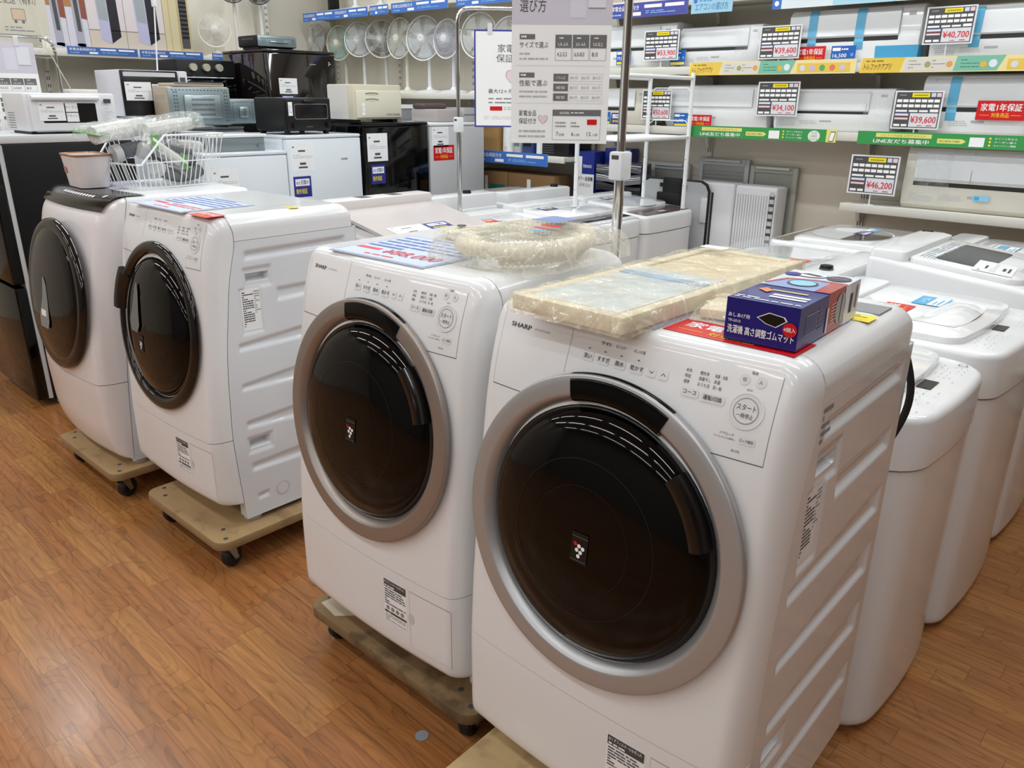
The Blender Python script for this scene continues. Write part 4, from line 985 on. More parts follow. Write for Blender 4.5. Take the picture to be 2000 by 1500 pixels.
banner('shelf_banner', 'green friends banner on the right shelf edge', (b2, yb_, 1.303), (1, 0, 0), (0, 0, 1), b1-ax+.02, .063, d_green, g_)
for v0, u0, u1, z, lab, yw in ((100, 131, 268, 1.765, 'blue warranty banner under the tower fan cartons', 0), (100, 272, 395, 1.765, 'blue warranty banner under the cooler cartons', 0), (95, 412, 482, 1.765, 'blue warranty banner under the round white desk fan', 0)):
    a = at_x(u0, v0, XF-.0); b = at_x(u1, v0, XF)
    banner('shelf_banner', lab, (XF+.0015+.003, a.y, z), (0, 1, 0), (0, 0, 1), b.y-a.y, .05, lambda p, w, h: d_blue(p, w, h, mat('#3f66b0', .35)), g_)
# ------------------------------------------------------------------ air conditioners on the shelves
ACW = mat('#eceeee', .22, coat=.3); ACI = mat('#d8d4c6', .3)
def air_con(label, u0, u1, v, z, h=.26, m_=None, slot=True, tape=(), cornertape=False, extra=(), dep=.2, film=None, slotz=.44, pan=(.03, .86), seams=()):
    """split air conditioner standing on a shelf of height z; u0, u1 its left and right edges at image row v"""
    m_ = m_ or ACW; yf = YF+.045
    x0 = at_y(u0, v, yf).x; x1 = at_y(u1, v, yf).x; w = x1-x0
    r = thing('air_conditioner', label, 'air conditioner', (x0, yf, z+.001))
    prof = [(.03, .0), (.012, .02), (0, h*.38), (.004, h*.5), (.008, h*.9), (.02, h*.97), (.04, h), (dep, h), (dep, .01), (.08, 0)]
    MB().prism(prof, 'x', 0, w, m_, b=.006).build('housing', r, 30)
    fy = lambda b: interp(b, [(0, .03), (.02, .012), (h*.38, 0), (h*.5, .004), (h*.9, .008), (h*.97, .02)])
    mp = lambda a, b, c: Vector((a, fy(b)-c, b))
    m = MB(); p = P(m, mp)
    if slot: p.rect(w*pan[0], h*slotz-.012, w*pan[1], h*slotz+.008, mat('#0c0c0d', .5), 2)
    if slot: m.build('air_slot', r, fix=False)
    m = MB(); q = [(0, h*.47), (-.008, h*.5), (-.008, h*.88), (.002, h*.95)]
    rings = [[(w*pan[0], fy(b)+a-.001, b) for a, b in q], [(w*pan[1], fy(b)+a-.001, b) for a, b in q]]
    m.loft(rings, mat('#e4e7e8', .15, coat=.5), closed=False, cap0=False, cap1=False)
    m.build('front_flap', r, 30)
    m = MB(); p = P(m, mp)
    for s in seams: p.rect(w*s, h*.45, w*s+.0025, h*.93, GREY, 26)
    p.lines(w*.05, h*.12, w*.2, h*.26, 4, LGREY, 2, .4, 3).lines(w*.24, h*.16, w*.4, h*.26, 3, LGREY, 2, .4, 5).rect(w*.42, h*.22, w*.52, h*.26, MGREY, 2)
    p.rect(w*.9, h*.8, w*.95, h*.86, MGREY, 2)
    m.build('front_print', r, fix=False)
    for t in tape:
        m = MB(); p = P(m, mp)
        for b0, b1 in ((h*.25, h*.38), (h*.38, h*.5), (h*.5, h*.9), (h*.9, h*.96)):
            lf = 3 if b1 <= h*.5 else 28
            m.add([mp(w*t, b0, lf*.0004), mp(w*t+.045, b0, lf*.0004), mp(w*t+.045, b1, lf*.0004), mp(w*t, b1, lf*.0004)], [(0, 1, 2, 3)], mat('#62b2d6', .35))
        o = m.build('packing_tape', r, fix=False); o['label'] = 'blue packing tape'
    if cornertape:
        m = MB(); P(m, mp).rect(w-.2, h*.09, w, h*.3, CYAN, 3); m.box(w-.0005, .012, h*.06, w+.001, .09, h*.3, CYAN); o = m.build('packing_tape', r, fix=False); o['label'] = 'blue packing tape'
    for kind, a, b, sw, sh, *t in extra:
        m = MB(); p = P(m, lambda u, vv, c: Vector((a+u, -.014-c, b+vv)))
        if kind == 'red': warranty_red(p, sw, sh); nm, lb = 'warranty_tag', 'red warranty tag'
        elif kind == 'navy': warranty_blue(p, sw, sh); nm, lb = 'warranty_tag', 'blue warranty tag'
        else: blue_price(p, sw, sh, t[0]); nm, lb = 'price_tag', 'blue price tag'
        p.mb.box(a, -.0135, b, a+sw, -.0125, b+sh, PAPER)
        o = m.build(nm, r, fix=False); o['label'] = lb
    if film:
        a0, a1 = film
        m = pillow(a0*w, .015, a1*w, h*.98, 0, .014, FILM_C, 14, 14, .006, 17, .05, 30.)
        m.v = [(x, -.002-z-.004, y) for x, y, z in m.v]; m.build('film_wrap', r, 80, fix=False)
    return r
S1, S2, S3 = 1.684, 1.353, 1.001
def dx(u, v, u0, v0, y=None):
    y = y or YF+.03; return at_y(u, v, y).x-at_y(u0, v0, YF+.045).x
air_con('white air conditioner on the upper shelf, left end behind the guide sign', 1120, 1318, 90, S1, .25, tape=(), extra=(('price', .36, .02, .11, .085, '19,800'), ('price', .75, .01, .105, .085, '19,800')), slotz=.45)
air_con('white air conditioner with bagged parts on its right end, upper shelf', 1326, 1484, 90, S1, .215, slotz=.45, film=(.72, 1.0))
air_con('white air conditioner with two blue tapes and blue taped corner, upper shelf', 1541, 1796, 70, S1, .265, tape=(.16, .53), cornertape=True, seams=(.85,), pan=(.0, .85), extra=(('red', .05, .012, .165, .075), ('price', .245, .0, .125, .085, '16,500')))
air_con('white air conditioner at the right end of the upper shelf', 1818, 2090, 70, S1, .24, tape=(.3,), pan=(.0, .95))
air_con('cream air conditioner behind the white wire rack on the middle shelf', 1120, 1262, 190, S2, .22, ACI, extra=(('price', .22, .0, .1, .075, '16,500'), ('navy', .33, .0, .075, .07)))
air_con('white air conditioner with a red warranty tag at its foot, middle shelf', 1300, 1500, 200, S2, .235, slot=False, seams=(.93,), extra=(('price', .075, .0, .105, .078, '16,500'), ('red', .18, .005, .15, .065)))
air_con('white air conditioner between two price boards, middle shelf', 1512, 1742, 210, S2, .215, pan=(.02, .82), slotz=.47, seams=(.8,), film=(.78, 1.0))
air_con('white air conditioner with one blue tape and red tag, middle shelf', 1800, 2060, 200, S2, .275, tape=(.21,), pan=(.0, .95), seams=(.09,), extra=(('red', .25, .075, .2, .085), ('price', .46, .03, .13, .09, '16,500')))
ac8 = air_con('large ivory air conditioner on the lowest shelf', 1762, 2100, 360, S3, .3, mat('#d6d2c4', .22, coat=.4), pan=(.07, 1.0), slotz=.42, seams=(.42,), film=(.08, .3))
P  # blue energy mark
m = MB(); P(m, lambda a, b, c: Vector((.33+a, -.004-c, .06+b))).rect(0, 0, .07, .025, SKYB, 2).rect(.006, .004, .028, .021, CYAN, 3); m.build('energy_mark', ac8, fix=False)
# price boards on little clear stands
def price_board(label, u0, v0, u1, v1, price, z, rz=0., hide=0):
    y = YF+.005; a = at_y(u0, v1, y); b = at_y(u1, v0, y); w = b.x-a.x; h = b.z-a.z
    r = thing('price_board', label, 'price sign', (a.x, y, z), rz)
    zb = max(.004, a.z-z)
    m = MB(); m.box(0, 0, zb, w, .004, zb+h, mat('#e4e6e6', .12, coat=.6)); p = P(m, lambda c, d, e: Vector((c, -e, zb+d)))
    k = mat('#4b4a4c', .4)
    p.rect(w*.035, h*.04, w*.965, h*.96, k, 1).rect(w*.1, h*.87, w*.24, h*.9, GREY, 2).rect(w*.36, h*.83, w*.72, h*.94, YEL, 2).rect(w*.4, h*.87, w*.68, h*.895, mat('#8a8420', .5), 3).rect(w*.75, h*.84, w*.84, h*.94, mat('#cfd6ea', .4), 2).rect(w*.86, h*.84, w*.95, h*.94, mat('#e3cdd0', .4), 2)
    for i in range(7):
        for j in range(2): p.rect(w*(.06+.128*i), h*(.7-.13*j), w*(.06+.128*i+.108), h*(.7-.13*j+.075), PAPER, 2)
    for i, (q0, q1) in enumerate(((.06, .3), (.34, .52), (.55, .73), (.77, .94))): p.rect(w*q0, h*.45, w*q1, h*(.5 if i < 3 else .52), PAPER, 2)
    p.rect(w*.06, h*.35, w*.34, h*.42, mat('#dfe3ee', .4), 2).rect(w*.06, h*.405, w*.34, h*.425, mat('#4a62a8', .4), 3).rect(w*.06, h*.25, w*.34, h*.31, mat('#ecdcdc', .4), 2).rect(w*.06, h*.295, w*.34, h*.32, mat('#a8434a', .4), 3)
    p.rect(w*.06, h*.07, w*.19, h*.13, PAPER, 2).rect(w*.22, h*.07, w*.34, h*.13, PAPER, 2)
    p.rect(w*.375, h*.06, w*.945, h*.42, mat('#dcdee2', .4), 2).text(price, w*.66, h*.17, h*.17, REDINK, 4, 'c', w=w*.52, bold=.03).rect(w*.55, h*.09, w*.65, h*.105, REDINK, 4).rect(w*.74, h*.09, w*.86, h*.11, REDINK, 4)
    b = m.build('board', r, fix=False)
    m = MB(); m.box(w*.4, 0, 0, w*.6, .03, .004, mat('#dfe6e6', .1, coat=.5))
    if zb > .006: m.cyl((w*.5, .008, .003), (w*.5, .008, zb+.02), .004, mat('#dfe6e6', .1, coat=.5), n=8)
    m.build('stand', r)
    return r
price_board('price board reading 53,900 just behind the near chrome pole', 1256, 57, 1328, 119, '¥53,900', S1+.001)
price_board('price board reading 39,600 over the yellow banner, left of the blue taped air conditioner', 1480, 47, 1568, 116, '¥39,600', S1+.001)
price_board('highest price board, 40,700, right of the air conditioner with blue taped corner', 1800, 8, 1912, 88, '¥40,700', S1+.001)
price_board('price board reading 50,600 seen through the white wire rack', 1252, 175, 1313, 233, '¥50,600', S2+.001)
price_board('price board reading 34,100 above the left green banner', 1475, 159, 1564, 226, '¥34,100', S2+.001)
price_board('price board reading 39,600 above the right green banner', 1738, 177, 1846, 251, '¥39,600', S2+.001)
price_board('price board reading 46,200 on the lowest shelf', 1653, 306, 1760, 376, '¥46,200', S3+.001)
# ------------------------------------------------------------------ standing fans
def fan(label, x, y, z, hh, R, az, tilt, colr, blades='#c9ced0', name='standing_fan', base_r=.12, rimc=None, open_=True, parent_kind='fan', group='standing fans on the wall shelf'):
    """hh: hub height above z; az turns the head about the pole"""
    r = thing(name, label, parent_kind, (x, y, z), 0, group)
    cm = mat(colr, .35); MB().lathe([(.001, 0), (base_r, 0), (base_r, .012), (base_r*.8, .022), (.03, .03), (.02, .05), (.001, .05)], cm, 32).build('base', r)
    MB().cyl((0, 0, .03), (0, 0, hh-.05), .016, cm, .013, 14).build('pole', r)
    d = Vector((math.sin(az)*math.cos(tilt), -math.cos(az)*math.cos(tilt), math.sin(tilt))); X = Vector((math.cos(az), math.sin(az), 0)); Y = d.cross(X)*-1
    H = Vector((0, 0, hh))
    fr = (H, X, Y, d)
    MB().lathe([(.001, -.06), (.035, -.055), (.045, -.01), (.045, .02), (.03, .03), (.001, .03)], cm, 24, fr).box(-.02, -.02, hh-.07, .02, .02, hh-.01, cm, .006).build('motor_housing', r)
    O = H+d*.07; fr = (O, X, Y, d)
    g = MB(); wm = mat(rimc or colr, .35)
    g.lathe([(R-.006, -.006), (R, 0), (R-.001, .008), (R-.008, .006), (R-.006, -.006)], wm, 44, fr)
    prof = lambda t, s: (R*t, s*(.045*(1-t**2.2)))
    for s in (1, -1):
        n = 64
        for i in range(n):
            a = 2*PI*i/n; u = X*math.cos(a)+Y*math.sin(a); v = Y*math.cos(a)-X*math.sin(a); pv = []
            for t in (.16, .4, .65, .85, .985):
                rr, q = prof(t, s); c = O+u*rr+d*q; pv += [c-v*.0009, c+v*.0009]
            g.add(pv, [(2*k, 2*k+1, 2*k+3, 2*k+2) for k in range(4)], wm)
        for t in (.45, .75):
            rr, q = prof(t, s); g.lathe([(rr-.0008, q), (rr+.0008, q)], wm, 40, fr)
    g.build('guard', r, fix=False)
    hubm = MB().lathe([(.001, .047), (R*.15, .046), (R*.17, .04)], wm, 24, fr); fc = lambda a, b, c: O+X*a+Y*b+d*(.0475+c)
    p = P(hubm, fc); p.rect(-R*.08, -R*.06, R*.08, R*.06, LGREY, 1); hubm.build('hub_badge', r, fix=False)
    bl = MB(); bmx = mat(blades, .25, alpha=.75)
    for k in range(7 if blades == '#3a3a3c' else 5):
        nb = 7 if blades == '#3a3a3c' else 5; a0 = 2*PI*k/nb; vs = []
        for i in range(6):
            for j in range(4):
                t = .2+.68*i/5; a = a0+(j/3-.5)*(2*PI/nb)*(.55 if nb == 7 else .75)+.25*t
                rr = R*t; vs.append(O+(X*math.cos(a)+Y*math.sin(a))*rr+d*(.014*(j/3-.5)))
        bl.add(vs, [(i*4+j, i*4+j+1, (i+1)*4+j+1, (i+1)*4+j) for i in range(5) for j in range(3)], bmx)
    bl.build('blades', r, fix=False)
    return r
FZ = 1.536
for u, v, az, R, c, bld, lab in ((620, 80, .1, .145, '#d6d5cf', '#c9ced0', 'first white fan from the wall corner, lower half behind the black oven'), (668, 86, .2, .145, '#cfcdb9', '#7fb0ad', 'cream fan with faint teal blades'),
        (704, 79, .45, .142, '#dcdedd', '#c9ced0', 'white fan with large round hub badge'), (747, 78, .5, .15, '#c8c8c2', '#3a3a3c', 'fan with dark separate blades'),
        (788, 77, .0, .155, '#dddccb', '#c9ced0', 'cream rimmed fan turned sideways beside the dark bladed fan'), (832, 77, .25, .165, '#e0e1e1', '#c9ced0', 'large white rimmed fan above the towel warmer end'),
        (880, 78, .05, .142, '#dcdde4', '#84868c', 'white fan with greyish blades left of the far chrome stand'), (940, 72, .2, .16, '#e0e0d8', '#c9ced0', 'pale fan behind the far chrome stand'), (1000, 78, .3, .15, '#dcdcd8', '#c9ced0', 'white fan mostly hidden by the large guide sign')):
    q = at_y(u, v, 4.40); fan(lab, q.x, 4.43, FZ, q.z-FZ, R, az, .08, c, bld)
# things on the shelf above the fans
q = at_y(668, 20, 4.43)
t = thing('tower_heater', 'black slim tower standing above the fans', 'heater', (at_y(652, 15, 4.43).x, 4.43, 2.191)); MB().box(-.035, -.04, .02, .035, .04, .6, MBLACK, .01).build('tower', t); MB().box(-.12, -.1, 0, .12, .1, .022, MBLACK, .008).build('base', t)
for u, lab in ((695, 'white pedestal foot above the fans, left one'), (745, 'white pedestal foot above the fans, right one')):
    t = thing('standing_fan', lab, 'fan', (at_y(u, 15, 4.43).x, 4.43, 2.191), 0, 'fans on the top shelf')
    MB().lathe([(.001, 0), (.13, 0), (.13, .014), (.04, .03), (.02, .05), (.001, .05)], mat('#d8d7d0', .35), 28).build('base', t); MB().cyl((0, 0, .04), (0, 0, .5), .017, WHITE2).build('pole', t)
x = at_y(790, 10, 4.43).x
t = thing('humidifier', 'cream box appliance on the top shelf above the fans', 'humidifier', (x, 4.43, 2.191)); MB().box(-.12, -.1, 0, .12, .1, .3, IVORY, .03).build('body', t); MB().box(-.1, -.085, -.0, .1, .085, .012, DGREY).build('base', t)
x = at_y(850, 8, 4.43).x
t = thing('heater', 'black low box appliance on the top shelf above the fans', 'heater', (x, 4.43, 2.191)); MB().box(-.16, -.1, 0, .16, .1, .25, MBLACK, .02).build('body', t); MB().box(-.14, -.103, .04, .14, -.1, .2, DGREY).build('grille', t)
# end wall: cartons, tower fan, desk fan
def print_box(name, label, cat, y0, y1, z, h, dep, draw, base, group=None):
    r = thing(name, label, cat, (XF-.04, y0, z), 0, group)
    MB().box(-dep, 0, 0, 0, y1-y0, h, base).build('carton', r)
    m = MB(); draw(P(m, lambda a, b, c: Vector((c, a, b))), y1-y0, h); m.build('carton_print', r, fix=False)
    return r
ZE = 1.791
def d_tower(p, w, h):
    p.rect(0, 0, w, h, mat('#cfccd6', .4), 1).rect(0, h*.55, w*.35, h, mat('#a8794a', .4), 2).poly([(w*.62, h*.42), (w, h*.4), (w, h), (w*.6, h)], mat('#8a4a3a', .4), 2).disc(w*.8, h*.8, w*.2, mat('#7f9cc9', .4), 3, 16)
    p.poly([(w*.35, h*.06), (w*.75, h*.04), (w*.7, h*.98), (w*.3, h*.98)], mat('#a6a6b2', .35), 3).poly([(w*.47, h*.25), (w*.66, h*.24), (w*.62, h*.8), (w*.42, h*.8)], DGREY, 4).disc(w*.55, h*.06, w*.36, mat('#b9b8c2', .4), 3, 20, .35)
def d_cool(p, w, h):
    p.rect(0, 0, w, h, mat('#cbbfb2', .4), 1).rect(0, h*.3, w, h, mat('#d6cbcb', .4), 2).rect(0, h*.295, w, h*.305, mat('#8a6d5a', .4), 3).rect(w*.03, h*.8, w*.14, h*.95, mat('#c9ced4', .4), 3)
    p.poly([(w*.58, h*.12), (w*.85, h*.22), (w*.82, h), (w*.55, h)], mat('#1d1b24', .3), 3).poly([(w*.3, h*.17), (w*.58, h*.11), (w*.56, h), (w*.24, h)], mat('#b6b4d2', .35), 4).poly([(w*.31, h*.45), (w*.55, h*.43), (w*.53, h*.93), (w*.27, h*.95)], mat('#9ba3a6', .3), 5)
def ye(u, v=80): return at_x(u, v, XF-.04).y
ys_ = [ye(96), ye(137), ye(178), ye(250), ye(325), ye(352)]
print_box('tower_fan_box', 'tower fan carton nearest the stand of guide signs', 'box', ys_[0], ys_[1]-.004, ZE, .5, .14, d_tower, PAPER, 'tower fan cartons')
print_box('tower_fan_box', 'tower fan carton next to the cooler cartons', 'box', ys_[1], ys_[2]-.004, ZE, .5, .14, d_tower, PAPER, 'tower fan cartons')
print_box('cooler_box', 'room cooler carton next to the tower fan cartons', 'box', ys_[2], ys_[3]-.004, ZE, .47, .3, d_cool, PAPER, 'room cooler cartons')
print_box('cooler_box', 'room cooler carton next to the plain beige carton', 'box', ys_[3], ys_[4]-.004, ZE, .47, .3, d_cool, PAPER, 'room cooler cartons')
print_box('plain_carton', 'plain beige tall carton beside the black slatted tower', 'box', ys_[4], ys_[5], ZE, .5, .25, lambda p, w, h: p.rect(w*.4, 0, w*.45, h, mat('#b3a27a', .5), 1), mat('#cdbf98', .6))
t = thing('tower_fan', 'slim black and beige tower fan on the end wall shelf', 'fan', (XF-.1, ye(366), ZE)); MB().box(-.05, -.05, .0, .04, .05, .6, mat('#c9b98c', .4), .01).build('body', t)
m = MB(); m.box(.0402, -.03, .05, .043, .03, .58, DGREY)
for k in range(14): m.box(.0432, -.028, .12+.03*k, .045, .028, .135+.03*k, BLACK)
m.build('grille', t)
q = at_x(420, 60, XF-.12); cf = fan('round white desk fan on the end wall shelf', XF-.12, q.y, ZE, max(.12, q.z-ZE), .125, 1.05, .0, '#e0dcd2', '#cfc8bc', 'desk_fan', .09, group=None)
for u, v, lab, c in ((462, 60, 'pinkish pedestal fan with black head cut by the photo top', '#d9cfcb'), (512, 60, 'white pedestal fan with black head nearest the wall corner', '#e2e1de')):
    q = at_x(u, v, XF-.15); hq = at_x(u+20, 2, XF-.15).z-ZE+.07
    q = at_x(u, v, XF-.15 if u < 500 else XF-.27); fan(lab, XF-.15 if u < 500 else XF-.27, q.y, ZE, hq, .112, 1.0, .1, c, '#3a3a3c', 'pedestal_fan', .085, '#1c1c1d', group='pedestal fans on the end wall shelf')
# ------------------------------------------------------------------ refrigerators and cookers, all facing the aisle (+X)
def app(name, label, cat, X, y0, y1, z0, group=None, yaw=0.):
    r = thing(name, label, cat, (X, (y0+y1)/2, z0), PI/2+yaw, group); return r, y1-y0
def fmap(w): return lambda a, b, c: Vector((a-w/2, -c, b))
def fridge(label, X, y0, y1, top, m_, d=.5, split=None, stick=(), gap=.004, topm=None, group=None):
    r, w = app('refrigerator', label, 'refrigerator', X, y0, y1, 0, group)
    MB().box(-w/2, .05, .02, w/2, d, top-.02, m_, .006).build('cabinet', r)
    MB().box(-w/2-.001, .0, top-.02, w/2+.001, d, top, topm or m_, .007).build('top_cover', r)
    MB().box(-w/2+.01, .06, 0, w/2-.01, d-.02, .03, MBLACK).build('base', r)
    segs = [(.03, top-.022)] if not split else [(.03, split-.004), (split+.004, top-.022)]
    for i, (a, b) in enumerate(segs):
        dr = MB().box(-w/2, 0, a, w/2, .046, b, m_, .008).build('door', r)
        MB().box(w/2-.02, -.0005, (a+b)/2-.1, w/2-.008, .01, (a+b)/2+.1, LGREY if m_ is not GBLACK else MBLACK, .003).build('door_grip', dr)
        if i == len(segs)-1:
            for kind, x, z, sw, sh in stick:
                mm = MB(); p = P(mm, fmap(w))
                {'card': white_card, 'blue': warranty_blue, 'red': warranty_red}[kind](p, sw, sh, x, z)
                o = mm.build({'card': 'price_card', 'blue': 'warranty_sticker', 'red': 'warranty_sticker'}[kind], dr, fix=False)
                o['label'] = {'card': 'white price card', 'blue': 'blue warranty sticker', 'red': 'red warranty sticker'}[kind]
    return r
FWM = mat('#dde3e8', .25, coat=.3); FG = mat('#bfc0c1', .3, coat=.2)
XR = -4.15
fridge('low white refrigerator behind the shopping basket', XR, 2.02, 2.52, 1.21, FWM, .5, stick=(('card', .03, .98, .16, .15), ('blue', .03, .86, .12, .1)))
fr_ = fridge('white refrigerator carrying the matt black toaster oven', XR, 2.525, 3.045, 1.292, FWM, .5, stick=(('card', .02, 1.09, .16, .16), ('blue', .025, .94, .12, .12)))
m = MB(); P(m, fmap(.52)).lines(.37, 1.14, .46, 1.154, 1, GREY, 2, .8); m.build('badge', fr_, fix=False)
fridge('glossy black refrigerator carrying the towel warmer', XR, 3.065, 3.6, 1.352, GBLACK, .52, stick=(('card', .03, 1.12, .16, .17), ('blue', .05, .98, .115, .12)))
fridge('light grey refrigerator with red sticker at the end of the row', XR, 3.615, 4.13, 1.345, FG, .5, stick=(('card', .02, 1.19, .15, .13), ('red', .03, 1.10, .19, .1)), topm=WHITE2)
# black fridge that faces the front aisle, side towards us, at the far left
bf = thing('refrigerator', 'tall black refrigerator at the far left edge beside the panelled washer', 'refrigerator', (-4.25, 1.04, 0), 0)
MB().box(-.62, .075, .03, 0, .66, 1.285, mat('#070708', .35, spec=.3), .006).build('cabinet', bf); MB().box(-.62, .06, 1.285, .001, .68, 1.322, LGREY, .006).build('top_cover', bf)
for a, b in ((.04, .62), (.635, 1.28)): MB().box(-.62, .0, a, 0, .055, b, GBLACK, .01).build('door', bf)
MB().box(-.60, .055, .04, -.008, .075, 1.28, LGREY).build('door_gasket', bf); MB().box(-.6, .09, 0, -.02, .62, .03, STEEL).cyl((-.02, .09, .012), (-.02, .62, .012), .011, STEEL).build('base_rail', bf)
def vents(p, a0, b0, a1, b1, n, k, m=DGREY):
    for i in range(n):
        for j in range(k):
            a = a0+(a1-a0)*(i+.2)/n; b = b0+(b1-b0)*(j+.25)/k; p.rect(a, b, a+(a1-a0)/n*.55, b+(b1-b0)/k*.4, m, 1)
# white microwave on it
r, w = app('microwave_oven', 'white microwave with pull handle on the far left black refrigerator', 'microwave', -4.29, 1.25, 1.665, 1.3225)
h = .185; d = .32
MB().box(-w/2, .012, .012, w/2, d, h, WHITE2, .008).build('case', r)
m = MB(); vents(P(m, lambda a, b, c: Vector((-w/2-c, d-a, b))), .05, .02, .15, .1, 6, 7); m.build('vent_grille', r, fix=False)
dr = MB().box(-w/2+.02, 0, .015, w/2-.075, .014, h-.002, WHITE2, .005).build('door', r)
m = MB(); p = P(m, fmap(w)); p.rrect(.07, .05, w-.1, h-.045, .006, BLACK, 1); white_card(p, .115, .085, .055, .06, 3); p.rect(.175, .1, .23, h-.045, PAPERG, 3).text('オーブン', .2, .115, .011, DGREY, 4, 'c').rect(.175, .055, .23, .096, PAPERG, 3).text('フラット', .2, .077, .01, DGREY, 4, 'c'); m.build('door_window', dr, fix=False)
MB().cyl((-w/2+.03, -.012, h-.022), (w/2-.085, -.012, h-.022), .011, WHITE2).build('handle', dr)
m = MB(); p = P(m, fmap(w)); p.rect(w-.06, h-.045, w-.025, h-.025, DGREY, 1).lines(w-.062, .06, w-.02, h-.06, 4, LGREY, 1, .3); p.disc(w-.042, .035, .014, LGREY, 1); m.build('control_panel', r, fix=False)
for x in (-w/2+.03, w/2-.03): MB().box(x-.012, .03, 0, x+.012, d-.03, .013, MBLACK).build('foot', r)
# cookers in the second line
fridge('white refrigerator under the black fronted range oven', -4.86, 1.72, 2.225, 1.372, FWM, .5)
fridge('white refrigerator under the beige oven turned backwards', -4.86, 2.235, 2.66, 1.325, FWM, .5)
fridge('dark refrigerator under the three knob oven', -5.42, 2.42, 2.95, 1.455, MBLACK, .4)
r, w = app('range_oven', 'white range oven with black glass front and two white cards', 'microwave', -4.84, 1.92, 2.315, 1.373)
h = .265; d = .36
MB().box(-w/2, .01, .012, w/2, d, h, mat('#d9dae2', .3), .006).build('case', r)
dr = MB().box(-w/2+.004, 0, .018, w/2-.06, .011, h-.002, BLACK, .003).build('door', r)
m = MB(); p = P(m, fmap(w)); p.rect(.02, h-.035, w-.075, h-.012, LGREY, 1); white_card(p, .15, .1, .02, .1, 3); p.rect(.175, .15, .24, .19, PAPERG, 3).lines(.18, .16, .23, .185, 2, DGREY, 4); m.build('door_print', dr, fix=False)
m = MB(); p = P(m, fmap(w)); p.rect(w-.055, 0.02, w-.003, h-.003, mat('#d5d8da', .3), 1).rect(w-.048, h-.06, w-.015, h-.035, DGREY, 2); m.build('control_panel', r, fix=False)
m = MB(); vents(P(m, lambda a, b, c: Vector((-w/2-c, d-a, b))), .05, .03, .2, .08, 8, 5, GREY); m.build('vent_grille', r, fix=False)
for x in (-w/2+.03, w/2-.03): MB().box(x-.015, .03, 0, x+.015, d-.03, .013, MBLACK).build('foot', r)
def oven_back(label, X, y0, y1, z0, h, d, side, name='toaster_oven'):
    """a toaster oven turned round: pressed steel back towards us"""
    r, w = app(name, label, 'oven', X, y0, y1, z0)
    MB().box(-w/2, .004, .012, w/2, d, h, side, .012).build('case', r)
    bk = MB(); st = mat('#93a3a8', .35, .7); bk.box(-w/2+.004, 0, .016, w/2-.004, .006, h-.004, st, .004).box(-w/2+.09, -.014, .05, w/2-.07, 0, h-.045, mat('#a8b6ba', .3, .7), .01)
    b = bk.build('steel_back', r)
    m = MB(); p = P(m, lambda a, b_, c: Vector((a-w/2, -.0145-c, b_)))
    vents(p, .13, .06, w-.11, h-.055, 14, 4); p2 = P(m, fmap(w))
    vents(p2, .03, .03, .06, h-.02, 2, 9); vents(p2, w-.045, .03, w-.015, h-.02, 2, 9); vents(p2, .02, h-.024, w-.02, h-.012, 16, 1)
    m.build('vent_slots', b, fix=False)
    m = MB(); p = P(m, lambda a, b_, c: Vector((-w/2-c, d-a, b_))); vents(p, d*.2, h*.68, d*.8, h*.8, 9, 3, GREY); m.build('side_vents', r, fix=False)
    for x in (-w/2+.03, w/2-.03): MB().box(x-.012, .03, 0, x+.012, d-.03, .013, MBLACK).build('foot', r)
    return r
ob = oven_back('beige toaster oven turned round, pressed steel back facing us', -4.62, 2.08, 2.46, 1.326, .225, .2, mat('#b5a692', .4))
tr = thing('oven_tray', 'flat beige tray lying on the beige toaster oven', 'tray', (-4.72, 2.27, 1.552), .1); MB().box(-.08, -.16, 0, .08, .17, .018, mat('#c0b3a3', .4), .006).build('tray', tr); MB().box(.078, -.15, .016, .086, .16, .022, STEEL).build('rim', tr)
oven_back('grey toaster oven turned round, left of the matt black toaster', -4.72, 2.47, 2.69, 1.3265, .16, .28, mat('#7d8788', .4))
r, w = app('toaster_oven', 'black oven with three cream knobs on its front', 'oven', -5.4, 2.52, 2.94, 1.4565)
h = .275; MB().box(-w/2, .008, 0, w/2, .32, h, MBLACK, .01).build('case', r)
dr = MB().box(-w/2+.01, 0, .01, w/2-.01, .008, h*.62, GBLACK, .003).build('door', r)
MB().cyl((-w/2+.04, -.02, h*.58), (w/2-.04, -.02, h*.58), .006, STEEL).build('handle', dr)
for k in range(3): MB().cyl((-w*.24+w*.22*k, .008, h*.82), (-w*.24+w*.22*k, -.018, h*.82), .024, mat('#c9c2ae', .3, .4)).build('knob', r)
m = MB(); p = P(m, fmap(w)); p.box(w*.2, h*.12, w*.8, h*.5, .003, DGREY, 1); m.build('window_frame', dr, fix=False)
bb = fridge('large glossy brown-black refrigerator behind the toaster oven', -5.0, 2.955, 3.485, 1.80, mat('#120d0d', .06, coat=.6), .6, stick=(('card', .07, 1.52, .14, .1), ('blue', .08, 1.46, .1, .05)))
m = MB(); p = P(m, fmap(.53)); p.rect(.32, 1.71, .37, 1.716, GREY, 2).rect(.47, 1.7, .5, 1.74, BLACK, 2).lines(.473, 1.705, .497, 1.735, 3, PAPER, 3, .4); m.build('badge', bb, fix=False)
oven_back('small black toaster oven on the large brown-black refrigerator', -5.08, 2.94, 3.24, 1.8015, .085, .26, MBLACK)
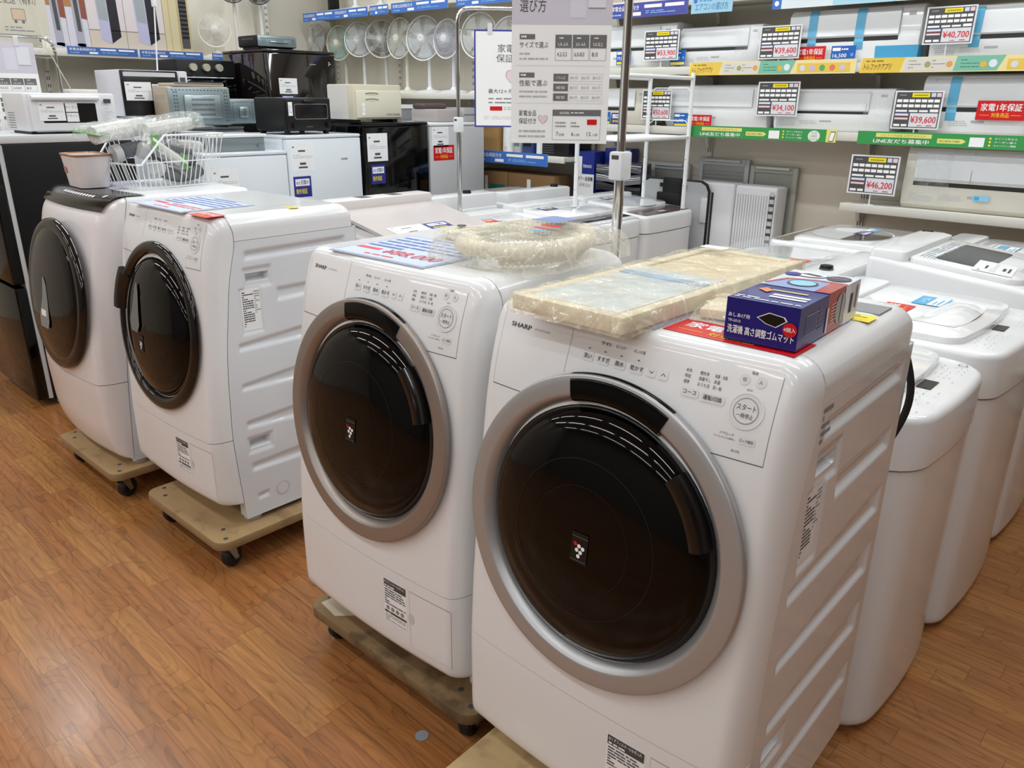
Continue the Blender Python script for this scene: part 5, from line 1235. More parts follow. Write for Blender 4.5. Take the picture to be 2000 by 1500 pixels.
# matt black toaster
r, w = app('toaster_oven', 'matt black toaster oven with small window on the white refrigerator', 'oven', -4.2, 2.55, 2.895, 1.293, yaw=.1)
h = .205; d = .29; MB().box(-w/2, .006, .018, w/2, d, h, MBLACK, .012).build('case', r)
dr = MB().box(-w/2+.012, 0, .025, w/2-.012, .007, h-.008, MBLACK, .003).build('door', r)
m = MB(); p = P(m, fmap(w)); p.rrect(.068, .085, w-.032, h-.035, .012, GREY, 2).rrect(.071, .088, w-.035, h-.038, .011, GBLACK, 3).rect(.025, .105, .055, h-.025, PAPERG, 4).lines(.028, .12, .052, h-.04, 5, GREY, 5, .3); p.text('BALMUDA', w*.5, .04, .007, mat('#8a8068', .5), 3, 'c'); m.build('door_window', dr, fix=False)
MB().box(-.04, -.016, h-.028, .04, 0, h-.014, MBLACK, .005).build('handle', dr)
for x in (-w/2+.06, w/2-.035): MB().cyl((x, .0, .05), (x, -.014, .05), .017, BLACK).build('knob', r)
for x in (-w/2+.03, w/2-.03):
    for y in (.03, d-.03): MB().box(x-.012, y-.012, 0, x+.012, y+.012, .02, MBLACK).build('foot', r)
# towel warmer
r, w = app('towel_warmer', 'cream towel warmer cabinet with two slot grips on the black refrigerator', 'towel warmer', -4.2, 3.05, 3.44, 1.353, yaw=.06)
h = .225; d = .27; MB().box(-w/2, .012, .018, w/2, d, h, CREAM, .006).build('case', r)
MB().box(-w/2-.002, .07, .02, -w/2+.002, d-.005, h-.004, mat('#d9d6d0', .35)).build('side_cover', r)
dr = MB().box(-w/2+.012, 0, .028, w/2-.006, .014, h-.035, IVORY, .006).build('door', r)
m = MB(); p = P(m, fmap(w))
for b in (h-.055, h-.09): p.poly([(.08+.055*(1+math.cos(t)), b+.008*math.sin(t)) for t in [2*PI*i/20 for i in range(20)]], mat('#7d7968', .5), 2).poly([(.09+.045*(1+math.cos(t)), b-.003+.004*math.sin(t)) for t in [2*PI*i/20 for i in range(20)]], IVORY, 3)
p.rect(.05, .045, .075, .115, PAPERG, 2).lines(.053, .06, .072, .105, 5, GREY, 3, .3).text('TOWEL WARMER', w-.14, .04, .014, DGREY, 2, w=.115); m.build('door_print', dr, fix=False)
for x in (-w/2+.04, w/2-.04): MB().box(x-.02, .03, 0, x+.02, d-.03, .02, MBLACK).build('foot', r)
# stainless sided hob on the low white refrigerator
r, w = app('gas_hob', 'white topped steel sided hob on the low white refrigerator', 'hob', -4.22, 2.22, 2.56, 1.2105)
r.location.y = 2.26; MB().box(-w/2, .004, .0, w/2, .3, .075, mat('#8f999d', .3, .6), .004).build('case', r); MB().box(-w/2-.01, -.008, .075, w/2+.01, .31, .093, WHITE, .006).build('top_plate', r)
MB().cyl((w*.38, .003, .03), (w*.38, -.006, .03), .009, STEEL, n=12).build('screw', r)
# appliances behind the grey refrigerator
q = at_y(820, 215, 4.0)
t = thing('kitchen_cabinet', 'white topped grey low cabinet behind the towel warmer', 'cabinet', (-4.87, 4.0, 0)); MB().box(-.2, -.2, 0, .2, .16, 1.43, GREY).build('case', t); MB().box(-.21, -.21, 1.43, .21, .165, 1.455, WHITE).build('top', t)
t = thing('printer', 'brownish grey printer beside the far chrome stand', 'printer', (-4.37, 3.87, 1.3455), PI/2)
MB().box(-.11, -.13, .0, .11, .14, .085, mat('#aaa2a0', .4), .01).build('body', t); MB().box(-.11, .0, .085, .11, .13, .12, mat('#57494a', .3), .015).build('scanner_lid', t)
t = thing('game_box', 'small grey box appliance between the printer and the fan shelf', 'appliance', (-4.33, 4.07, 1.3455), PI/2); MB().box(-.06, -.1, 0, .05, .1, .095, mat('#a8a9ab', .4), .006).build('body', t); MB().box(-.06, -.102, .045, .05, -.1, .05, DGREY).build('slot', t)
# small things behind the left microwave
q = at_x(168, 170, -5.4)
t = thing('rice_cooker', 'low cream appliance behind the left microwave', 'rice cooker', (-5.7, at_x(168, 170, -5.7).y, 1.30), PI/2); MB().box(-.14, -.1, .0, .14, .12, .235, mat('#cfccc2', .35), .03).build('body', t); MB().box(.0, -.102, .15, .06, -.099, .165, DGREY).build('display', t)
tb = thing('display_counter', 'grey counter hidden behind the left microwave', 'counter', (-5.80, 1.6, 0)); MB().box(-.3, -.5, 0, .3, .66, 1.26, GREY, .004).build('base', tb); MB().box(-.32, -.52, 1.26, .32, .68, 1.299, LGREY, .006).build('worktop', tb)
# ------------------------------------------------------------------ sign stands
def tpts(*p): return [Vector(x) for x in p]
def curve_pts(a, b, c, n=6): return [a*(1-t)**2+b*2*t*(1-t)+c*t*t for t in [i/n for i in range(n+1)]]
def sign_stand(label, foot, hdir, H, Wd, rad, clampz, br=.16):
    """chrome pole with an inverted-U head; hdir: horizontal direction of the head from the pole"""
    r = thing('sign_stand', label, 'sign stand', foot)
    u = Vector(hdir).normalized(); b = .07
    top = Vector((0, 0, H))
    pts = [Vector((0, 0, .03)), Vector((0, 0, clampz)), top-Vector((0, 0, b))]
    MB().tube([Vector((0, 0, .02)), Vector((0, 0, clampz+.02))], rad, CHROME, 14).build('pole', r)
    up = [Vector((0, 0, clampz+.02)), top-Vector((0, 0, b))]+curve_pts(top-Vector((0, 0, b)), top, top+u*b)[1:]+[top+u*(Wd-b)]+curve_pts(top+u*(Wd-b), top+u*Wd, top+u*Wd-Vector((0, 0, b)))[1:]+[top+u*Wd-Vector((0, 0, .14))]
    MB().tube(up, rad*.8, CHROME, 12).build('head_frame', r)
    MB().tube([top-Vector((0, 0, .1)), top+u*Wd-Vector((0, 0, .1))], rad*.3, CHROME, 8).build('cross_rod', r)
    MB().box(-rad*1.5, -rad*1.7, clampz-.04, rad*1.5, rad*1.7, clampz+.035, WHITE2, .006).box(-rad*.8, -rad*1.72, clampz+.015, rad*.8, -rad*1.6, clampz+.026, DGREY).build('clamp', r)
    MB().lathe([(.001, 0), (br, 0), (br, .012), (min(br, .03), .03), (.001, .03)], DGREY, 28).build('base', r)
    return r
def guide_sign(label, o, r, w, h, draw, border=None):
    o, r = Vector(o), Vector(r).normalized(); u = Vector((0, 0, 1)); n = r.cross(u)
    T = Matrix(((r.x, u.x, n.x, o.x), (r.y, u.y, n.y, o.y), (r.z, u.z, n.z, o.z), (0, 0, 0, 1)))
    t = thing('guide_sign', label, 'sign'); t.matrix_world = T
    MB().box(0, 0, -.0015, w, h, 0, PAPER).build('sheet', t)
    m = MB(); draw(P(m, lambda a, b, c: Vector((a, b, c))), w, h); m.build('sign_print', t, fix=False)
    for a in (.08, w-.08): MB().box(a-.012, h-.02, -.004, a+.012, h+.03, .003, mat('#d8dadb', .2)).build('clip', t)
    return t
LAV = mat('#cfcbd6', .6); DG2 = mat('#6b6b6b', .6)
def d_choose(p, w, h, head='洗濯機の', lab2=('サイズで選ぶ', '性能で選ぶ'), fridge_=False):
    p.rect(0, h*.665, w, h, LAV, 1).text(head, w*.07, h*.84, h*.055, DGREY, 2, w=w*.33).text('選び方', w*.08, h*.735, h*.055, DGREY, 2, w=w*.26)
    p.rect(w*.58, h*.70, w*.74, h*.93, mat('#d8d6e2', .5), 2).rect(w*.76, h*.75, w*.93, h*.95, mat('#dedee6', .5), 2).rect(w*.76, h*.75, w*.93, h*.755, GREY, 3)
    p0 = p.mp; p = P(p.mb, lambda a, b, c: p0(a, b-h*.075, c))
    for k, (b, t) in enumerate(((.615, lab2[0]), (.405, lab2[1]))):
        p.rect(w*.08, h*(b+.045), w*.235, h*(b+.072), DG2, 2).lines(w*.095, h*(b+.05), w*.2, h*(b+.067), 1, PAPER, 3, .6).text(t, w*.08, h*(b-.0), h*.027, DGREY, 2, w=w*.29).lines(w*.08, h*(b-.075), w*.37, h*(b-.02), 2, MGREY, 2, .3, k+3)
        p.rect(w*.05, h*(b-.1), w*.95, h*(b-.0985), LGREY, 2)
    for i, (t1, t2) in enumerate((('1人-2人', '4.2-5.5'), ('3人-4人', '6.0-8.0'), ('5人以上', '8.0'))):
        a = w*(.44+.175*i); p.rect(a, h*.615, a+w*.165, h*.685, DG2, 2).lines(a+w*.04, h*.66, a+w*.12, h*.675, 1, PAPER, 3, .5).text(t1, a+w*.082, h*.625, h*.017, PAPER, 3, 'c', w=w*.1, bold=.02)
        p.box(a, h*.545, a+w*.165, h*.615, .0008, GREY, 2).text(t2, a+w*.02, h*.568, h*.024, DGREY, 3, w=w*(.1 if i < 2 else .06))
    for i, t in enumerate(('ドラム式', '縦型', '縦型')):
        b = h*(.43-.055*i); p.rect(w*.43, b, w*.58, b+h*.042, DG2, 2).text(t, w*.505, b+h*.013, h*.013, PAPER, 3, 'c', w=w*.09).box(w*.58, b, w*.93, b+h*.042, .0008, LGREY, 2)
        for k in range(3): p.text('節水'[:2], w*(.60+.115*k), b+h*.013, h*.012, GREY, 3, w=w*.045).ring(w*(.665+.115*k), b+h*.021, h*.006, h*.008, GREY, 3, 14)
    p.text('家電全品', w*.08, h*.235, h*.026, DGREY, 2, w=w*.18).text('保証付き', w*.08, h*.19, h*.026, DGREY, 2, w=w*.18).lines(w*.08, h*.1, w*.36, h*.16, 2, MGREY, 2, .35, 8)
    heart(p, w*.33, h*.215, w*.05, mat('#c98a8f', .6))
    p.rect(w*.43, h*.235, w*.93, h*.27, DG2, 2).text('保証期間', w*.5, h*.245, h*.012, PAPER, 3, w=w*.1).lines(w*.62, h*.245, w*.88, h*.26, 1, PAPER, 3, .4).box(w*.43, h*.095, w*.93, h*.27, .0008, GREY, 2)
    for i, (n1, t) in enumerate((('7', '日間'), ('6', 'ヶ月間'), ('12', 'ヶ月間'))):
        a = w*(.47+.16*i); p.text(n1, a, h*.12, h*.023, DGREY, 3, w=w*.022*len(n1)).text(t, a+w*.028*len(n1), h*.12, h*.011, DGREY, 3, w=w*.055)
        if i < 2: p.lines(a-w*.01, h*.165, a+w*.1, h*.205, 2, GREY, 3, .35, i)
        else: p.rect(a, h*.185, a+w*.1, h*.215, RED, 3)
def heart(p, a, b, s, m):
    pts = []
    for i in range(40):
        t = 2*PI*i/40; x = 16*math.sin(t)**3; y = 13*math.cos(t)-5*math.cos(2*t)-2*math.cos(3*t)-math.cos(4*t); pts.append((a+x*s/16, b+y*s/16))
    inn = [(a+(x-a)*.94, b+(y-b)*.94) for x, y in pts]; hat = mat('#e9d3d4', .6)
    p.poly(pts, DG2, 2).poly(inn, hat, 3)
def d_warr(p, w, h):
    bd = mat('#3a3f94', .5); p.rect(0, 0, w, h, bd, 1).rect(.008, .008, w-.008, h-.008, PAPER, 2)
    p.text('家電全品', w*.3, h*.78, h*.065, DGREY, 3, w=w*.42).text('保証付き', w*.28, h*.68, h*.065, DGREY, 3, w=w*.44); heart(p, w*.52, h*.52, w*.12, INK)
    p.text('最大12ヶ月の動作保証', w*.18, h*.36, h*.036, DGREY, 3, w=w*.64, bold=.02).lines(w*.18, h*.24, w*.82, h*.32, 2, GREY, 3, .35).rect(w*.2, h*.175, w*.36, h*.22, RED, 3).lines(w*.38, h*.18, w*.7, h*.22, 2, GREY, 3, .3).lines(w*.12, h*.08, w*.85, h*.12, 2, LGREY, 3, .3)
nf = Vector((-1.285, 1.80, 0)); nd = Vector((-.72, -.69, 0)).normalized()
sign_stand('chrome stand behind the two silver ringed washers, holding the large guide sign', nf, nd, 2.02, .36, .0145, 1.335, .032)
TLn = EYE+ray(998, 262)*2.05; TRn = EYE+ray(1184, 281)*2.05
rdir = Vector((TRn.x-TLn.x, TRn.y-TLn.y, 0)); wn = rdir.length
guide_sign('large white guide sign on choosing a washing machine, hung from the near chrome stand', (TLn.x, TLn.y, min(TLn.z, TRn.z)), rdir, wn, .43, d_choose)
ff = at_x(897, 340, -3.135); ff = Vector((ff.x, ff.y, 0))
sign_stand('chrome stand beside the pinkish washer, holding the blue edged warranty sign', ff, (.70, .71, 0), 1.925, .46, .0125, 1.375, .035)
a = EYE+ray(927, 248)*4.06; a -= Vector((.7, -.7, 0))*-.0
guide_sign('blue edged warranty sign partly hidden by the large guide sign', (a.x, a.y, a.z), (.70, .71, 0), .40, .465, d_warr)
p3 = at_x(121, 180, -5.0)
sign_stand('chrome stand at the far left holding the refrigerator guide sign', (-5.0, p3.y, 0), (0, -1, 0), 1.79, .5, .011, 1.25, .03)
a = at_x(93, 240, -4.98)
guide_sign('white guide sign on choosing a refrigerator at the far left', (-4.985, a.y-.36, 1.30), (0, 1, 0), .36, .46, lambda p, w, h: d_choose(p, w, h, '冷蔵庫の'))
a = at_x(97, 72, -5.05)
def d_deliv(p, w, h):
    p.rect(0, 0, w, h, mat('#cfcbba', .3, coat=.4), 1).text('ご配送（有料）', w*.62, h*.36, h*.07, DGREY, 2, 'c', w=w*.5).rect(w*.52, h*.17, w*.7, h*.3, mat('#cdb79f', .5), 2).box(w*.52, h*.17, w*.7, h*.3, .002, DG2, 3).disc(w*.56, h*.15, h*.018, DG2, 2).disc(w*.66, h*.15, h*.018, DG2, 2).lines(w*.4, h*.03, w*.86, h*.1, 2, GREY, 2, .4).disc(w*.62, h*.55, h*.04, NAVY, 2)
guide_sign('beige delivery notice sheet above the refrigerator guide sign', (-5.03, a.y-.36, 1.80), (0, 1, 0), .36, .42, d_deliv)
# ------------------------------------------------------------------ white wire rack straddling the rear washers
rk = thing('wire_rack', 'white tubular wire rack standing on the rear washers behind the near chrome pole', 'rack', (-2.53, 3.535, .9225))
ZS, ZR, ZP, XB, Y1 = .377, .70, .73, -.29, .68
for x, y, z in ((0, 0, -.0365), (0, Y1, -.0365), (XB, 0, .005), (XB, Y1, .005)):
    m = MB().cyl((x, y, z), (x, y, ZP), .0125, WIRE)
    for zz in (.1, .25, .5): m.cyl((x, y-.0128, zz), (x, y-.0122, zz), .003, DGREY, n=8)
    m.build('post', rk)
for x in (0, XB): MB().tube([(x, .012, ZR), (x, Y1-.012, ZR)], .011, WIRE, 10).build('top_rail', rk)
s = MB().tube([(0, .0, ZS), (0, Y1, ZS)], .012, WIRE, 10).tube([(XB, 0, ZS), (XB, Y1, ZS)], .012, WIRE, 10).tube([(0, 0, ZS), (XB, 0, ZS)], .007, WIRE, 8).tube([(0, Y1, ZS), (XB, Y1, ZS)], .007, WIRE, 8)
for k in range(16): s.tube([(-.01, Y1*(k+.5)/16, ZS+.004), (XB+.01, Y1*(k+.5)/16, ZS+.004)], .0025, WIRE, 6)
for k in range(5): s.tube([(XB*(k+.5)/5, 0, ZS+.001), (XB*(k+.5)/5, Y1, ZS+.001)], .0025, WIRE, 6)
s.build('wire_shelf', rk)
for z in (ZS+.09, ZS+.27): MB().tube([(0, Y1, z-.03), (-.03, Y1, z), (XB+.04, Y1, z), (XB, Y1, z-.03)], .003, WIRE, 6).build('guard_wire', rk)
# ------------------------------------------------------------------ window air conditioners, panel, cartons along the back wall
def win_ac(label, u0, u1, vt, yf, grille, dep=.14):
    a, b = at_y(u0, vt, yf), at_y(u1, vt, yf); x0, w, top = a.x, b.x-a.x, (a.z+b.z)/2; h = top-.305
    r = thing('window_air_conditioner', label, 'air conditioner', (x0, yf, top-h), 0)
    MB().box(0, 0, 0, w, dep, h, WHITE2, .015, 3).build('housing', r)
    m = MB(); p = P(m, lambda a, b, c: Vector((a, -c, b)))
    if grille == 'wide':
        for k in range(12): p.rect(.02+.0165*k, .05, .026+.0165*k, h-.05, MGREY, 1)
        p.rect(w*.83, .03, w-.012, h-.04, DGREY, 1)
        for k in range(16): p.rect(w*.84, .05+.042*k, w-.015, .075+.042*k, LGREY, 2)
    else:
        for k in range(8): p.rect(.015+.014*k, .04, .021+.014*k, h-.05, GREY, 1)
        p.rect(.14, .2, .155, h-.06, DGREY, 1).rect(.165, .18, .21, .2, LGREY, 2)
    m.build('grille', r, fix=False)
    return r
win_ac('white window air conditioner with wide ribbed grille, right of the other', 1437, 1520, 364, 4.375, 'wide')
win_ac('white window air conditioner with narrow dark slats, behind the grey panel', 1352, 1436, 356, 4.375, 'slim')
def frame_(label, u0, v0, u1, v1, y, m_, hatch=False):
    a = at_y(u0, v0, y); b = at_y(u1, v0, y); t = (a.z+b.z)/2
    r = thing('window_fitting_frame', label, 'frame', (a.x, y, .305), 0, 'window frames'); w = b.x-a.x; h = t-.305
    m = MB(); m.box(0, 0, 0, .03, .028, h, m_, .003).box(w-.03, 0, 0, w, .028, h, m_, .003).box(.03, 0, h-.04, w-.03, .028, h, m_, .003).build('frame', r)
    MB().box(.03, .01, .0, w-.03, .022, h-.04, mat('#9a9a94', .5)).build('infill_panel', r)
    m = MB().tube([(w*.15, -.012, h-.012), (w*.85, -.012, h-.012)], .008, LGREY, 8)
    if hatch:
        for k in range(12): m.box(.03, .006, h-.3+.02*k, w-.03, .012, h-.292+.02*k, GREY)
    m.build('rail', r)
    return r
frame_('grey window fitting frame with fine ribs behind the slim window unit', 1366, 310, 1465, 350, 4.53, MGREY, True)
frame_('greenish grey window fitting frame behind the wide ribbed window unit', 1466, 325, 1560, 420, 4.53, mat('#a9ab9f', .45))
frame_('pale window fitting frame behind the black edged panel', 1272, 318, 1347, 350, 4.53, LGREY)
tv = thing('panel_heater', 'flat grey panel with black edge and black bracket behind the rear washers', 'panel', (at_y(1250, 400, 4.343).x, 4.343, 0), .0)
w = at_y(1384, 400, 4.343).x-at_y(1250, 400, 4.343).x; zt = at_y(1300, 347, 4.343).z
m = MB(); pts = [(0, .35), (w, .35), (w, zt-.06), (w-.02, zt-.018), (w-.06, zt), (.06, zt), (.02, zt-.018), (0, zt-.06)]
m.prism(pts, 'y', 0, .012, BLACK, b=.003); m.build('edge_frame', tv)
m = MB(); pts = [(.012, .36), (w-.012, .36), (w-.012, zt-.065), (w-.03, zt-.03), (w-.065, zt-.012), (.065, zt-.012), (.03, zt-.03), (.012, zt-.065)]
m.prism(pts, 'y', -.003, .0, MGREY); m.build('panel', tv)
MB().box(w*.35, -.022, zt-.10, w*.62, -.003, zt+.005, MBLACK, .006).box(w*.27, -.024, zt-.2, w*.62, -.003, zt-.085, MBLACK, .008).box(w*.3, -.018, zt-.055, w*.68, -.003, zt-.03, MBLACK, .004).box(w*.9, -.012, zt-.25, w*.985, -.003, zt-.1, LGREY, .003).build('bracket', tv)
MB().box(w*.72, -.012, 0, w*.92, .011, .36, BLACK).box(w*.05, -.012, 0, w*.2, .011, .36, BLACK).build('stand', tv)
def carton(label, x0, x1, y, d, z0, z1, cols, draw=None, name='carton', cat='box', group=None):
    r = thing(name, label, cat, (x0, y, z0), 0, group)
    MB().box(0, 0, 0, x1-x0, d, z1-z0, cols, .002).build('box', r)
    m = MB(); (draw or (lambda p, w, h: None))(P(m, lambda a, b, c: Vector((a, -c, b))), x1-x0, z1-z0)
    if not m.v: m.box(.3*(x1-x0), -.0005, z1-z0-.06, .7*(x1-x0), .0, z1-z0-.03, mat('#a98a5f', .7))
    m.build('box_print', r, fix=False)
    return r
def d_teal(p, w, h): p.rect(w*.05, h*.2, w*.4, h*.75, TEAL, 1).rect(w*.42, h*.35, w*.5, h*.9, PAPER, 1).rect(w*.55, h*.1, w*.95, h*.75, TEAL, 1).lines(w*.58, h*.2, w*.9, h*.65, 3, mat('#59a3a0', .5), 2, .3)
xa = at_y(945, 345, YF+.04).x; xb_ = at_y(992, 345, YF+.04).x; xc = at_y(1083, 335, YF+.04).x
carton('brown carton with teal panels, left one under the appliance shelf', xa-.16, xb_-.005, YF+.04, .2, .625, .995, CARTON, d_teal, group='brown cartons')
carton('brown carton with teal panels, right one under the appliance shelf', xb_+.003, xc, YF+.04, .2, .625, .995, CARTON, d_teal, group='brown cartons')
# small appliances on that shelf
ZI = 1.131
def xi(u): return at_y(u, 280, YF+.06).x
carton('plain brown carton beside the white bottle warmer', xi(940)-.1, xi(972), YF+.06, .18, ZI, 1.36, mat('#9a7748', .8))
t = thing('bottle_warmer', 'white rounded upright appliance beside the brown carton', 'appliance', (xi(985), YF+.12, ZI)); MB().lathe([(.001, 0), (.05, 0), (.052, .02), (.05, .2), (.045, .225), (.001, .23)], WHITE, 28).build('body', t); MB().cyl((0, -.045, .03), (0, -.054, .03), .018, LGREY).build('dial', t)
t = thing('coffee_maker', 'small grey blister packed appliance beside the blue carton', 'appliance', (xi(1007), YF+.12, ZI)); MB().box(-.035, -.05, 0, .035, .05, .2, MGREY, .02).build('body', t); MB().box(-.025, -.052, .05, .025, -.049, .17, mat('#5f7d7c', .3)).build('window', t)
carton('dark blue small carton with black front label', xi(1011)+.03, xi(1036), YF+.08, .1, ZI, 1.335, mat('#27406f', .35), lambda p, w, h: p.rrect(w*.1, h*.25, w*.9, h*.95, .01, BLACK, 1).lines(w*.2, h*.4, w*.8, h*.85, 4, PAPER, 2, .25))
t = thing('air_purifier', 'white cylinder appliance beside the black cube', 'appliance', (xi(1047)+.01, YF+.13, ZI)); MB().lathe([(.001, 0), (.05, 0), (.05, .2), (.04, .22), (.001, .22)], WHITE2, 28).build('body', t); MB().lathe([(.03, .2205), (.034, .2205)], GREY, 24).build('vent_ring', t)
t = thing('dehumidifier', 'black ribbed cube appliance at the end of the appliance shelf', 'appliance', (xi(1056)+.02, YF+.05, ZI)); w = xi(1113)-xi(1056)-.02
MB().box(0, 0, 0, w, .25, .16, MBLACK, .008).build('body', t)
m = MB()
for k in range(9): m.box(.01, -.002, .02+.015*k, w*.45, 0, .026+.015*k, DGREY)
m.build('grille', t)
DB = mat('#1a2c86', .35, coat=.2)
def d_tek(p, w, h): p.rect(0, 0, w, h*.55, PAPER, 1).rect(0, h*.55, w, h, DB, 1).rect(w*.04, h*.55, w*.3, h*.9, PAPER, 2).text('TEKNOS', w*.35, h*.68, h*.06, PAPER, 3, w=w*.5, bold=.03).text('タワー扇風機', w*.06, h*.42, h*.07, INK, 3, w=w*.88, bold=.03).text('(リモコン)', w*.5, h*.3, h*.06, INK, 3, 'c', w=w*.6, bold=.02)
xt0, xt1 = at_y(1127, 320, 4.365).x, at_y(1161, 320, 4.365).x
carton('tall blue and white tower fan carton standing behind the rear washers', xt0, xt1, 4.365, .18, .0, at_y(1140, 296, 4.35).z, DB, lambda p, w, h: (p.rect(0, 0, w, h*.45, PAPER, 1), d_tek(P(p.mb, lambda a, b, c: Vector((a, -c-.0002, h-.33+b))), w, .33)), group='tower fan cartons on the floor')
carton('blue carton behind the tower fan carton, top just showing', xt1+.015, at_y(1222, 300, 4.4).x, 4.46, .09, .305, at_y(1200, 291, 4.40).z, DB, group='tower fan cartons on the floor')
pk_ = thing('plastic_sheet_stack', 'stack of shiny dark plastic sheets beside the blue cartons', 'plastic sheets', (at_y(1163, 360, 4.34).x+.005, 4.335, .322))
for k in range(7):
    m = MB(); vs = []; nx, ny = 14, 8
    for j in range(ny+1):
        for i in range(nx+1): vs.append((.36*i/nx, .115*j/ny, .06*k+.42+.012*math.sin(5*i/nx+k*1.7)+.006*math.sin(9*j/ny+k)))
    b0 = len(vs); vs += [(x, y, z-.055) for x, y, z in vs]
    fs = [(j*(nx+1)+i, j*(nx+1)+i+1, (j+1)*(nx+1)+i+1, (j+1)*(nx+1)+i) for j in range(ny) for i in range(nx)]
    fs += [tuple(b0+q for q in f[::-1]) for f in fs]
    ring = [i for i in range(nx+1)]+[j*(nx+1)+nx for j in range(1, ny+1)]+[ny*(nx+1)+i for i in range(nx-1, -1, -1)]+[j*(nx+1) for j in range(ny-1, 0, -1)]
    fs += [(ring[q], ring[(q+1) % len(ring)], b0+ring[(q+1) % len(ring)], b0+ring[q]) for q in range(len(ring))]
    m.add(vs, fs, mat(('#4c4c52', '#2c2c30', '#6a6a70')[k % 3], .12, coat=.4)); m.build('sheet', pk_, 80)
MB().box(.0, .0, -.016, .36, .115, .365, CARTON).build('base_carton', pk_)
# ------------------------------------------------------------------ wire basket of accessories on the panelled washer
def dl(u, v, z): return at_z(u, v, D_LOC[2]+1.03+z)
bk = thing('wire_basket', 'white wire shopping basket with a cut-away front on the panelled washer', 'basket', (0, 0, 0))
ZB = D_LOC[2]+1.0265
nb_, fb_, = at_z(277, 372, ZB), at_z(422, 358, ZB)       # near bottom corners
dirx = (fb_-nb_); dirx.z = 0; Lb = dirx.length; ux = dirx.normalized(); uy = Vector((-ux.y, ux.x, 0))
bw = .27
bk.location = nb_; bk.rotation_euler = (0, 0, math.atan2(ux.y, ux.x))
# local: x along the near long side, y away from us, z up; left end low and sloping
def rim(x): return .095 if x < .02 else (.095+(x-.02)/(.34*Lb)*.105 if x < .02+.34*Lb else .2)
m = MB()
fl2 = .035
P_ = lambda x, y, z: (x*(1+.0)-(.02*z/.2)*(1 if x < Lb/2 else -1)*1.6, y+(-fl2 if y < bw/2 else fl2)*z/.2, z)
nx = 16
for k in range(nx+1):
    x = Lb*k/nx; h = rim(x)
    m.tube([P_(x, 0, .004), P_(x, 0, h)], .0019, WIRE, 6); m.tube([P_(x, bw, .004), P_(x, bw, h)], .0019, WIRE, 6); m.tube([(x, 0, .004), (x, bw, .004)], .0019, WIRE, 6)
for k in range(13):
    y = bw*k/12
    m.tube([P_(0, y, .004), (P_(0, y, .095)[0]-.01, y, .095)], .0019, WIRE, 6); m.tube([P_(Lb, y, .004), (P_(Lb, y, .2)[0], y, .2)], .0019, WIRE, 6)
for h in (.1,):
    m.tube([P_(.04, 0, h), P_(Lb, 0, h), P_(Lb, bw, h), P_(.04, bw, h)], .0022, WIRE, 6)
m.tube([(0, 0, .003), (Lb, 0, .003), (Lb, bw, .003), (0, bw, .003)], .0022, WIRE, 6, True)
m.build('wire_mesh', bk, 60)
rp_ = [P_(.0, 0, .095), P_(.02, 0, .095), P_(.02+.34*Lb, 0, .2), P_(Lb, 0, .2), P_(Lb, bw, .2), P_(.02+.34*Lb, bw, .2), P_(.02, bw, .095), P_(0, bw, .095)]
MB().tube(rp_, .0042, WIRE, 8, True).build('rim', bk)
def bl(x, y, z): return tuple(nb_+ux*x+uy*y+Vector((0, 0, z)))
ang = math.atan2(ux.y, ux.x)
HOSE = mat('#77797c', .4)
FILM_B = plastic_film('bag_film', '#e3e8e4', .2, .08, 14, .8, .25)
def hose(label, pts, r, group='grey hoses in the basket', mt=None):
    q = [Vector((p[0]*.74+.03, p[1], p[2]+.008)) for p in pts]; fine = []
    for i in range(len(q)-1):
        p0, p1, p2, p3 = q[max(i-1, 0)], q[i], q[i+1], q[min(i+2, len(q)-1)]
        for k in range(14):
            t = k/14; fine.append(.5*((2*p1)+(p2-p0)*t+(2*p0-5*p1+4*p2-p3)*t*t+(3*p1-p0-3*p2+p3)*t**3))
    o = thing('drain_hose', label, 'hose', bl(0, 0, 0), ang, group)
    MB().tube(fine, [r if i % 2 else r*.84 for i in range(len(fine))], mt or HOSE, 10).build('hose', o, 60)
    m = MB().cyl(fine[0], fine[0]+(fine[0]-fine[1]).normalized()*.03, r*1.15, LGREY); m.build('end_cuff', o)
    return o
hose('grey corrugated hose lying highest along the basket', [(.0, .15, .125), (.1, .14, .14), (.22, .13, .13), (.32, .12, .115), (.38, .11, .10)], .03)
hose('grey corrugated hose sloping down through the basket middle', [(.1, .09, .125), (.2, .08, .10), (.3, .09, .085), (.38, .1, .085)], .027)
hose('grey corrugated hose on the basket floor', [(.12, .04, .06), (.22, .05, .03), (.32, .05, .033), (.38, .06, .045)], .026)
hose('pale short hose at the far end of the basket', [(.3, .19, .03), (.35, .17, .055), (.36, .12, .085)], .018, mt=LGREY)
def packet(label, o, sx, sy, tilt, az, stripes, seed, zt=.03, cat='packaged hose', film=None):
    r = thing('wrapped_accessory', label, cat, o); r.rotation_euler = (tilt[0], tilt[1], ang+az)
    m = MB(); m.tube([(sx*.12, sy*.5, .012), (sx*.5, sy*.45, .016), (sx*.88, sy*.5, .012)], sy*.2, mat('#d6d3ce', .45), 10); m.build('hose', r)
    for a0, a1 in stripes:
        m = MB(); P(m, lambda a, b, c: Vector((a, b, .026+c))).rect(sx*a0, 0.004, sx*a1, sy-.004, mat('#4d8a3c', .4), 1); m.build('card_label', r, fix=False)
    pillow(0, 0, sx, sy, 0, zt, film or FILM_B, 16, 12, .008, seed, .03, 20).build('film_bag', r, 80, fix=False)
    return r
packet('clear bag with white hose and green card lying over the basket rim on the left', bl(-.1, .05, .175), .32, .17, (.1, -.12), .15, ((.0, .1), (.12, .16)), 41, .045)
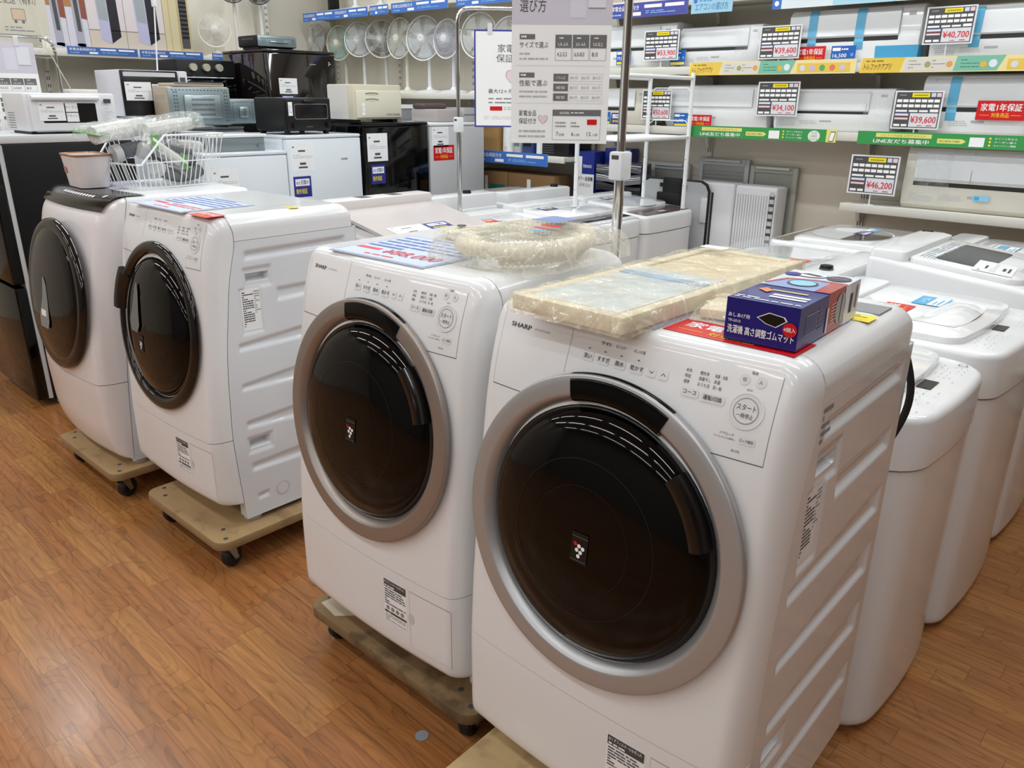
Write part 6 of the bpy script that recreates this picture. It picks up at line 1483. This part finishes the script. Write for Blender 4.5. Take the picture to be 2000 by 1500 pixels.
packet('clear bag with grey-white hose lying across the top of the basket', bl(.09, .03, .195), .3, .13, (.05, -.1), .12, ((.86, .95),), 43, .06)
packet('clear bag with a green labelled card hanging inside the basket front', bl(.04, .012, .16), .22, .09, (.9, .62), .0, ((.08, .26), (.75, .92)), 47, .02)
packet('small clear packet standing at the far end of the basket', bl(.28, .13, .12), .14, .1, (.5, .1), .0, (), 53, .02)
wb = thing('plastic_tub', 'white plastic tub with copper rim behind the basket end', 'tub', (-3.395, 1.168, ZB+.0045), -.05)
m = MB(); pts0 = rrect_pts(.18, .11, .03); pts1 = rrect_pts(.22, .135, .04)
m.loft([[(x, y, 0) for x, y in pts0], [(x, y, .12) for x, y in pts1], [(x*.97, y*.97, .12) for x, y in pts1], [(x*.97, y*.97, .006) for x, y in pts0]], mat('#e4dedd', .25)); wb_ = m.build('tub', wb)
MB().tube([(x, y, .121) for x, y in pts1], .004, mat('#b07c5a', .3, .5), 6, True).build('copper_rim', wb)
m = MB(); P(m, lambda a, b, c: Vector((a, -.055-.0125*b/.12-.0015-c, b))).rrect(-.07, .05, -.035, .075, .008, mat('#b58a78', .4), 1); m.build('badge', wb, fix=False)
# cord from the ceiling and string on the far left stand
a = at_x(300, 0, -4.95); b = at_x(307, 134, -4.95)
cd = thing('power_cord', 'white cord hanging straight down behind the black fronted range oven', 'cord', (-4.95, b.y, 1.64))
k = (a.y-b.y)/(a.z-b.z)
MB().tube([(0, 0, 0), (0, k*.2, .2), (0, k*.7, .7), (0, k*1.45, 1.455)], .0045, WHITE2, 8).build('cable', cd); MB().box(-.014, k*.36-.012, .345, .014, k*.36+.012, .4, WHITE2, .006).build('connector', cd)
a = at_x(60, 0, -4.95); b = at_x(92, 95, -4.95); c = at_x(141, 178, -4.95)
st = thing('string', 'thin pale string tied in a bow on the far left chrome stand', 'string', (-4.95, b.y, b.z))
q = [Vector((0, p.y-b.y, p.z-b.z)) for p in (a+(a-b)*2.2, a, b, c)]
m = MB().tube(q, .0025, IVORY, 6)
for s1, s2 in ((-1, 1), (1, 1), (-1, -1), (1, -1)): m.tube([(0, 0, 0), (.004, s1*.03, s2*.03), (.004, s1*.045, s2*.012), (0, 0, 0)], .0022, IVORY, 6)
m.build('cord', st)
# a grey floor marker dot
o = MB().lathe([(.001, 0), (.017, 0), (.017, .0012), (.001, .0015)], mat('#8d939a', .5), 28).build('floor_sticker'); place(o, tuple(at_z(824, 1437, .0006))); tag(o, 'small round grey sticker on the floor in front of the scuffed dolly', 'sticker')
SC.view_settings.exposure = EXPO
SC.cycles.max_bounces = 8; SC.cycles.transparent_max_bounces = 16
